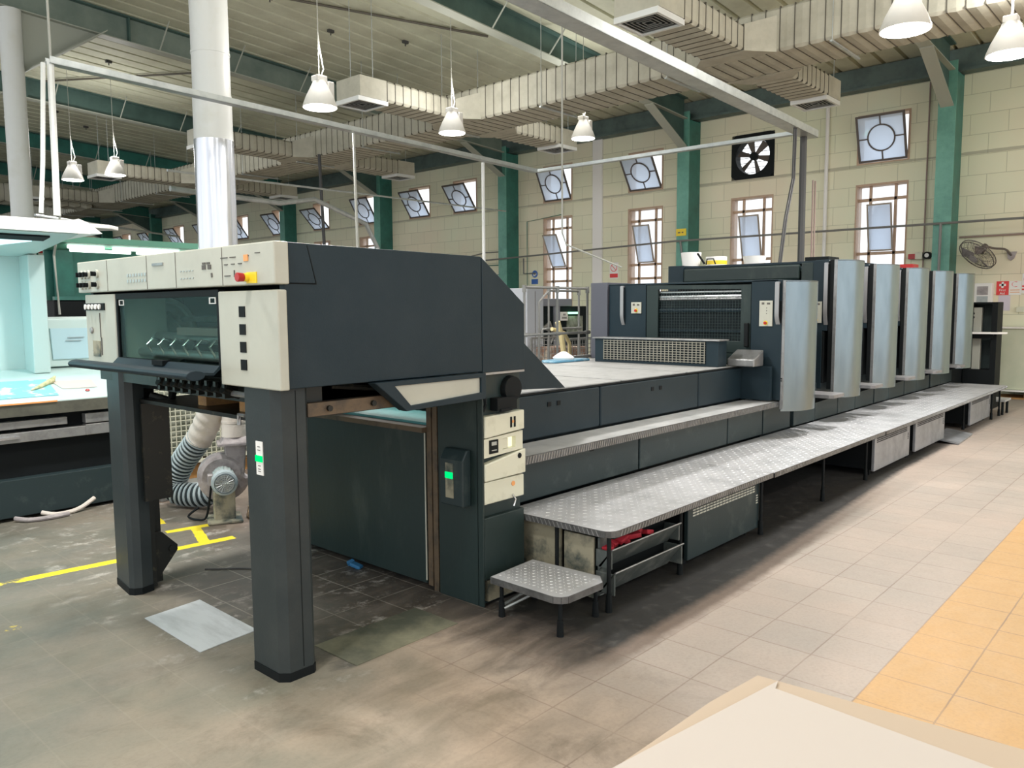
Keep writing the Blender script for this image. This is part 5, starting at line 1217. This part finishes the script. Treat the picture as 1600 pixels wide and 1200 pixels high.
# ================================================================== VIEWING CONSOLE at the left
V = thing('viewing_console', (1.5, 7.6, 0), 'pale aqua press control console with slanted light table, lit by its overhead hood', 'control console')
m = MB(); m.hexa([(-1.5, 7.0, .87), (3.02, 7.0, .87), (3.02, 8.3, 1.05), (-1.5, 8.3, 1.05), (-1.5, 7.0, .935), (3.02, 7.0, .935), (3.02, 8.3, 1.13), (-1.5, 8.3, 1.13)]); tb = m.build('table_top', 'aqua', V, .004)
m = MB(); m.box(-1.5, 3.02, 6.985, 6.999, .83, .925); m.build('front_edge', 'mech2', V)
box('yellow_edge', 'orange', V, -1.5, 2.28, 6.975, 6.986, .925, .937)
box('base', 'black', V, -1.5, 2.98, 7.12, 8.2, .10, .83); box('plinth', 'press_low', V, -1.5, 3.0, 7.02, 7.12, .03, .33, .006); box('plinth_foot', 'black', V, -1.4, 2.9, 7.14, 8.1, 0, .10)
for a, b, z0, z1, nm in ((-1.5, 2.36, .73, .79, 'drawer_front'), (2.50, 3.0, .72, .80, 'drawer_front'), (-1.5, 2.5, .62, .70, 'drawer_front'), (2.5, 3.0, .62, .71, 'drawer_front')):
    d = box(nm, 'steelflat', V, a, b, 7.02, 7.10, z0, z1, .004)
    if a > 2: MB().cyl((2.72, 7.02, (z0 + z1) / 2), (2.72, 6.98, (z0 + z1) / 2), .012, n=10).build('knob', 'chrome', d)
    elif z0 < .7: box('handle', 'chrome', d, 1.6, 2.0, 6.99, 7.02, .655, .672)
box('back_wall', 'aqua', V, -1.5, 2.50, 8.24, 8.30, 1.12, 2.2, .004); box('side_post', 'aqua', V, 2.44, 2.58, 8.0, 8.24, 1.09, 2.16, .01)
m = MB(); m.prism([(7.0, 2.27), (7.0, 2.33), (7.10, 2.37), (8.35, 2.50), (8.35, 2.16), (8.2, 2.15)], 'X', -1.5, 2.52); hd = m.build('light_hood', 'aqua', V, .01)
m = MB(); m.prism([(2.52, 2.28), (2.70, 2.29), (2.60, 2.37), (2.52, 2.40)], 'Y', 6.98, 8.3); m.build('hood_lip', 'signwhite', hd)
m = MB(); m.prism([(6.96, 2.28), (6.96, 2.32), (7.08, 2.36), (7.08, 2.39), (6.98, 2.35)], 'X', -1.5, 2.6); m.build('hood_edge', 'signwhite', hd)
m = MB(); m.hexa([(-1.4, 7.10, 2.245), (2.34, 7.10, 2.245), (2.34, 7.26, 2.225), (-1.4, 7.26, 2.225), (-1.4, 7.10, 2.262), (2.34, 7.10, 2.262), (2.34, 7.26, 2.245), (-1.4, 7.26, 2.245)]); m.build('vent_strip', 'void', hd)
m = MB(); m.hexa([(-1.3, 7.34, 2.225), (2.28, 7.34, 2.225), (2.05, 7.62, 2.19), (-1.3, 7.62, 2.19), (-1.3, 7.34, 2.24), (2.28, 7.34, 2.24), (2.05, 7.62, 2.205), (-1.3, 7.62, 2.205)]); m.build('light_panel', 'boothlight', hd)
al = bpy.data.lights.new('console_light', 'AREA'); al.energy = 13; al.shape = 'RECTANGLE'; al.size = 3.4; al.size_y = .35; al.color = (.50, .93, 1)
ao = bpy.data.objects.new('console_light', al); COL.objects.link(ao); ao.location = (.5, 7.5, 2.19); 
ao.parent = V; ao.location = Vector((.4, 7.5, 2.18)) - V.location
m = MB(); m.prism([(2.6, 8.35), (2.6, 8.65), (3.35, 8.65), (3.45, 8.5), (3.3, 8.35)], 'Z', 2.47, 2.51); m.build('rear_hood', 'signwhite', V, .01)
sc_ = thing('console_monitor', (2.8, 8.35, 1.12), 'pale framed display screen standing on the console table', 'monitor')
m = MB(); m.hexa([(2.58, 8.18, 1.13), (3.20, 8.18, 1.13), (3.20, 8.40, 1.14), (2.58, 8.40, 1.14), (2.58, 8.25, 1.58), (3.20, 8.25, 1.58), (3.20, 8.40, 1.60), (2.58, 8.40, 1.60)]); m.build('housing', 'aqua', sc_, .01)
m = MB(); m.hexa([(2.66, 8.176, 1.20), (3.12, 8.176, 1.20), (3.12, 8.20, 1.20), (2.66, 8.20, 1.20), (2.66, 8.217, 1.49), (3.12, 8.217, 1.49), (3.12, 8.24, 1.49), (2.66, 8.24, 1.49)]); d = m.build('display', 'screen', sc_)
m = MB(); m.box(2.80, 2.95, 8.19, 8.20, 1.40, 1.404); m.box(2.78, 2.92, 8.186, 8.196, 1.37, 1.373); m.build('displayed_lines', 'steelflat', d)
def on_table(x, y, dz=.003): return Vector((x, y, .935 + (y - 7.0) * .15 + dz))
def sheet(pts, nm, mm, lab, cat, dz=.003, th=.002):
    m = MB(); lo = [on_table(a, b, dz) for a, b in pts]; hi = [p + Vector((0, 0, th)) for p in lo]
    v0 = [m.bm.verts.new(p) for p in lo]; v1 = [m.bm.verts.new(p) for p in hi]; m._f(v0[::-1]); m._f(v1)
    for i in range(len(pts)): m._f([v0[i], v0[(i + 1) % len(pts)], v1[(i + 1) % len(pts)], v1[i]])
    return tag(m.build(nm, mm, at='base'), lab, cat)
sheet([(1.2, 7.15), (2.35, 7.15), (2.45, 7.75), (1.3, 7.78)], 'proof_sheet', 'proof', 'blue printed proof sheet on the console table', 'printed sheet')
sheet([(2.45, 7.35), (2.72, 7.33), (2.78, 7.62), (2.46, 7.66)], 'paper_note', 'paper', 'small cream paper on the console table beside the crumpled strip', 'paper')
m = MB(); p = on_table(2.35, 7.5, .012); m.tube([(2.20, 7.33, 1.0), (2.32, 7.45, 1.022), (2.46, 7.62, 1.05), (2.50, 7.68, 1.075)], .02, 8, radii=[.004, .02, .024, .01]); tag(m.build('crumpled_strip', 'leaf'), 'yellowish green crumpled strip on the console table', 'strip')
m = MB(); m.lathe([(.012, 0), (.02, .006), (.01, .02), (0, .02)], on_table(2.60, 7.22, .0), n=10); tag(m.build('red_disc', 'red', at='base'), 'tiny red disc on the console table edge', 'disc')
# second console further back with green tube lights
o = thing('tube_light_canopy', (5.3, 13.2, 2.6), 'green lit canopy with white fluorescent tubes behind the console', 'light canopy')
m = MB(); m.prism([(12.7, 2.66), (12.7, 2.75), (13.7, 2.80), (13.7, 2.60)], 'X', 4.3, 6.7); m.build('canopy', 'canopygreen', o)
for a, b, y_, z_ in ((4.5, 5.02, 12.95, 2.615), (5.15, 6.2, 12.95, 2.615), (4.6, 5.5, 13.15, 2.58), (5.6, 6.6, 13.15, 2.58)): MB().cyl((a, y_, z_), (b, y_, z_), .024, n=10).build('fluorescent_tube', 'tube', o, smooth=True)
box('post', 'green', o, 4.5, 4.75, 13.5, 13.6, 0, 2.6) ; box('back_screen', 'green', o, 4.4, 6.9, 13.66, 13.7, .9, 2.6)
o = thing('background_press', (4.2, 11.0, 0), 'black machine block seen between the console post and the cream control panel', 'machine')
box('body', 'black', o, 3.3, 6.2, 10.0, 11.5, 0, 1.78, .02); box('top_rail', 'green', o, 3.3, 6.2, 9.98, 10.05, 1.78, 1.82)
o = MB(); o.box(4.6, 5.6, 10.6, 11.3, 1.785, 1.93); tag(o.build('paper_bundle', 'paper', at='base'), 'pale pinkish bundle on top of the black machine block at left', 'bundle')
o = thing('site_office', (6, 38, 0), 'beige block partition with a small dark window far behind the console', 'partition')
box('wall', 'wallb', o, -2, 9.0, 38, 38.2, 0, 3.4); box('window_opening', 'void', o, 6.4, 7.6, 37.95, 38.0, 2.0, 3.1)
# ================================================================== far machines along the left background
for x_, y_, w_, h_, mm, lab in ((10.5, 24, 3.5, 1.9, 'press', 'distant dark machine body beyond the thick white column'), (4.6, 24.5, 2.2, 2.4, 'green', 'distant green machine behind the console at the left')):
    o = box('distant_machine', mm, None, x_, x_ + w_, y_, y_ + 2, 0, h_, .05, at='base'); tag(o, lab, 'machine')

# ================================================================== WALL ITEMS on the right
t = thing('wall_fan', (WX - .4, 3.3, 2.4), 'caged wall fan on a curved bracket high at the right', 'fan')
fc = Vector((WX - .55, 3.40, 2.55)); fa = Vector((-.55, .45, -.70)).normalized()
m = MB()
for r_, h_ in ((.33, .0), (.335, .05), (.25, -.05), (.17, -.075), (.09, -.085), (.25, .10), (.17, .125), (.09, .135)):
    aa = fa.orthogonal().normalized(); bb_ = fa.cross(aa); m.tube([fc - fa * h_ + (aa * math.cos(2 * math.pi * k / 32) + bb_ * math.sin(2 * math.pi * k / 32)) * r_ for k in range(32)], .008 if r_ > .3 else .003, 5, closed=True)
for k in range(36):
    a = 2 * math.pi * k / 36; d = aa * math.cos(a) + bb_ * math.sin(a)
    m.tube([fc + d * .33, fc + fa * .05 + d * .25, fc + fa * .085 + d * .08], .0022, 4); m.tube([fc - fa * .05 + d * .33, fc - fa * .10 + d * .25, fc - fa * .135 + d * .08], .0022, 4)
m.build('cage', 'sash', t)
MB().cyl(fc + fa * .085, fc + fa * .10, .085, n=20).build('badge', 'dusty', t, smooth=True)
m = MB(); m.cyl(fc - fa * .10, fc - fa * .26, .07, .05, n=16); m.build('motor', 'sash', t, smooth=True)
for k in range(3):
    a = 2 * math.pi * k / 3 + .5; d = aa * math.cos(a) + bb_ * math.sin(a); e = aa * -math.sin(a) + bb_ * math.cos(a)
    b = MB(); p = []
    for o_ in (-.003, .003): p += [fc + d * .05 - e * .03 + fa * (o_ - .02), fc + d * .30 - e * .09 + fa * (o_ - .03), fc + d * .30 + e * .09 + fa * (o_ + .03), fc + d * .05 + e * .03 + fa * (o_ + .02)]
    b.hexa(p); b.build('blade', 'dusty', t)
q = fc - fa * .24
m = MB(); m.tube(spline([tuple(q), (WX - .30, 3.17, 2.68), (WX - .22, 3.02, 2.66), (WX - .10, 2.97, 2.60), (WX - .03, 2.95, 2.56)], 16), .02, 8); m.build('bracket_arm', 'sash', t, smooth=True)
m = MB(); m.prism([(2.86, 2.62), (3.02, 2.62), (3.0, 2.50), (2.95, 2.46), (2.90, 2.50)], 'X', WX - .04, WX); m.build('wall_mount', 'dusty', t)
t = thing('control_box', (WX - .1, 3.4, 1.55), 'white wall cabinet with grey window panes behind the feeder', 'wall cabinet')
box('housing', 'signwhite', t, WX - .18, WX, 3.20, 3.52, 1.40, 2.06, .01); box('pane', 'dusty', t, WX - .186, WX - .18, 3.26, 3.44, 1.84, 2.0); box('pane', 'galv', t, WX - .186, WX - .18, 3.26, 3.44, 1.5, 1.82)
t = thing('first_aid_sign', (WX - .01, 3.06, 1.96), 'red first aid sign with white cross on the wall', 'sign')
box('board', 'signred', t, WX - .012, WX, 2.965, 3.16, 1.835, 2.09)
m = MB(); m.box(WX - .016, WX - .012, 3.045, 3.08, 1.965, 2.075); m.box(WX - .016, WX - .012, 3.01, 3.115, 2.0, 2.04); m.build('white_cross', 'signwhite', t)
text_mesh('lettering', 'First\nAid', .06, 'signwhite', t, Matrix.Translation((WX - .014, 3.062, 1.895)) @ FACE_NX)
t = thing('crescent_sign', (WX - .01, 2.85, 1.96), 'white sign with red crescent right of the first aid sign', 'sign')
box('board', 'signwhite', t, WX - .008, WX, 2.765, 2.96, 1.835, 2.09)
cr_ = [(2.865 + .05 * math.cos(a), 2.03 + .05 * math.sin(a)) for a in [R(50 + 260 * k / 20) for k in range(21)]][::1]
ci_ = [(2.850 + .043 * math.cos(a), 2.03 + .042 * math.sin(a)) for a in [R(60 + 240 * k / 20) for k in range(21)]]
cr_ = [(2 * 2.862 - a, b) for a, b in cr_]; ci_ = [(2 * 2.862 - a, b) for a, b in ci_]
m = MB()
for k in range(20):
    a, b, c, d = cr_[k], cr_[k + 1], ci_[k + 1], ci_[k]
    m.hexa([(WX - .011, *a), (WX - .011, *b), (WX - .011, *c), (WX - .011, *d), (WX - .008, *a), (WX - .008, *b), (WX - .008, *c), (WX - .008, *d)])
m.build('red_crescent', 'signred', t)
m = MB()
for z in (1.92, 1.88): m.box(WX - .010, WX - .008, 2.79, 2.94, z, z + .012)
m.build('printed_lines', 'orange', t)
t = thing('prohibition_sign', (WX - .01, 2.68, 2.0), 'no smoking sign with red ring cut by the right edge', 'sign')
box('board', 'signwhite', t, WX - .008, WX, 2.50, 2.76, 1.86, 2.22)
m = MB(); m.ring(circ(2.645, 2.12, .09), circ(2.645, 2.12, .075), 'X', WX - .012, WX - .008); m.obox((WX - .010, 2.645, 2.12), .004, .15, .014, rx=R(45)); m.box(WX - .012, WX - .008, 2.53, 2.755, 1.975, 2.005); m.box(WX - .012, WX - .008, 2.53, 2.755, 1.92, 1.95); m.build('red_ring', 'signred', t)
o = box('notice_paper', 'noticelilac', None, WX - .006, WX - .002, 2.93, 3.12, 1.55, 1.83, at='base'); tag(o, 'pale lilac paper notice under the first aid sign', 'notice')
o = box('socket_box', 'cream2', None, WX - .06, WX, 2.70, 2.82, 1.52, 1.62, .006, at='base'); tag(o, 'small beige socket box on the wall at the right', 'socket')
t = thing('blue_sign', (WX - .01, 14.35, 2.5), 'small blue safety sign on the wall above the rails', 'sign')
m = MB(); m.cyl((WX - .01, 14.35, 2.60), (WX, 14.35, 2.60), .10, n=28); m.build('blue_disc', 'signblue', t); box('blue_board', 'signblue', t, WX - .01, WX, 14.24, 14.47, 2.32, 2.46)
m = MB(); m.cyl((WX - .013, 14.33, 2.60), (WX - .01, 14.33, 2.60), .04, n=12); m.box(WX - .013, WX - .01, 14.33, 14.40, 2.54, 2.60); m.build('pictogram', 'signwhite', t)
t = thing('no_smoking_sign', (WX - .01, 11.7, 2.6), 'small no smoking sign with red bar on the pale wall between the lower windows', 'sign')
box('board', 'signwhite', t, WX - .008, WX, 11.57, 11.83, 2.40, 2.80); m = MB(); m.ring(circ(11.70, 2.67, .10), circ(11.70, 2.67, .085), 'X', WX - .012, WX - .008); m.obox((WX - .010, 11.7, 2.67), .004, .18, .014, rx=R(45)); m.box(WX - .012, WX - .008, 11.58, 11.82, 2.42, 2.52); m.build('red_ring', 'signred', t)
t = thing('yellow_notice', (WX - .54, 9.46, 3.2), 'yellow notice plate fixed on the green wall column', 'sign')
box('board', 'yel', t, WX - .535, WX - .521, 9.34, 9.60, 3.30, 3.46)
m = MB(); m.box(WX - .538, WX - .535, 9.49, 9.55, 3.36, 3.39); m.box(WX - .538, WX - .535, 9.41, 9.45, 3.36, 3.39); m.build('printed_marks', 'ink', t)
o = thing('alarm_unit', (WX - .1, 4.35, 2.6), 'small yellow and red wall alarm with black dial left of the right green column', 'alarm')
box('red_part', 'red', o, WX - .10, WX, 4.55, 4.68, 2.56, 2.66, .006); box('yellow_part', 'cream2', o, WX - .12, WX, 4.42, 4.55, 2.55, 2.69, .006); MB().cyl((WX - .12, 4.34, 2.62), (WX, 4.34, 2.62), .07, n=20).build('dial', 'black', o, smooth=True); MB().cyl((WX - .125, 4.34, 2.62), (WX - .12, 4.34, 2.62), .04, n=20).build('dial_face', 'signwhite', o)
# stack of white boards on a pallet
o = thing('board_stack', (16.7, 1.6, 0), 'tall stack of pale boards against the wall at the right', 'stack of boards')
box('boards', 'boards', o, 16.30, 16.95, -.2, 3.03, .16, 1.24, .004); box('top_sheet', 'signwhite', o, 16.26, 16.97, -.22, 3.06, 1.24, 1.26)
o = thing('wooden_pallet', (16.6, 1.6, 0), 'dark reddish pallet under the stack of pale boards at the right', 'pallet')
for y_ in (-.1, .9, 1.9, 2.4): box('block', 'wood', o, 16.25, 16.9, y_, y_ + .12, .02, .13)
box('deck_board', 'signwhite', o, 16.22, 16.97, -.2, 3.0, .13, .155); box('bottom_board', 'wood', o, 16.22, 16.9, -.2, 3.0, 0, .02)

# ================================================================== PAPER PILE at the lower right
o = thing('wooden_pallet', (1.1, .1, 0), 'wooden pallet below the paper pile in the lower right foreground', 'pallet')
for y_ in (-.55, .0, .55): box('block', 'wood', o, .62, 1.64, y_, y_ + .12, 0, .12)
for x_ in (.62, .95, 1.28, 1.5): box('deck_board', 'wood', o, x_, x_ + .14, -.55, .72, .12, .14)
def pile(nm, pts, z0, z1, mm, lab, cat):
    m = MB(); m.prism(pts, 'Z', z0, z1); return tag(m.build(nm, mm, at='base'), lab, cat)
pile('paper_pile', [(1.66, .70), (.60, .74), (.60, -.55), (1.66, -.58)], .141, .786, 'paper', 'tall pile of paper sheets on the pallet in the lower right foreground', 'paper pile')
pile('cream_sheet', [(1.704, .762), (1.52, .785), (1.40, .79), (1.154, .801), (.9, .80), (.56, .80), (.58, -.6), (1.80, -.62), (1.746, .239)], .788, .792, 'paperc', 'cream wrapping sheet showing around the edge of the white top sheet', 'paper sheet')
pile('white_sheet', [(1.698, .711), (1.66, .700), (1.655, .62), (1.628, .26), (1.58, -.25), (.6, -.2), (.62, .88), (1.154, .800), (1.292, .778), (1.55, .735)], .7935, .797, 'paper', 'uppermost white sheet of the foreground paper pile with faint pink marks', 'paper sheet')

# ================================================================== LIGHT
wd = bpy.data.worlds.new('sky'); SC.world = wd; wd.use_nodes = True
bg = wd.node_tree.nodes['Background']; bg.inputs[0].default_value = (.93, .97, 1, 1); bg.inputs[1].default_value = .85
SC.view_settings.view_transform = 'Standard'; SC.view_settings.look = 'None'; SC.view_settings.exposure = .97; SC.view_settings.gamma = 1
SC.view_settings.use_curve_mapping = False
try:
    SC.cycles.max_bounces = 8; SC.cycles.diffuse_bounces = 4; SC.cycles.sample_clamp_indirect = 6
except Exception: pass
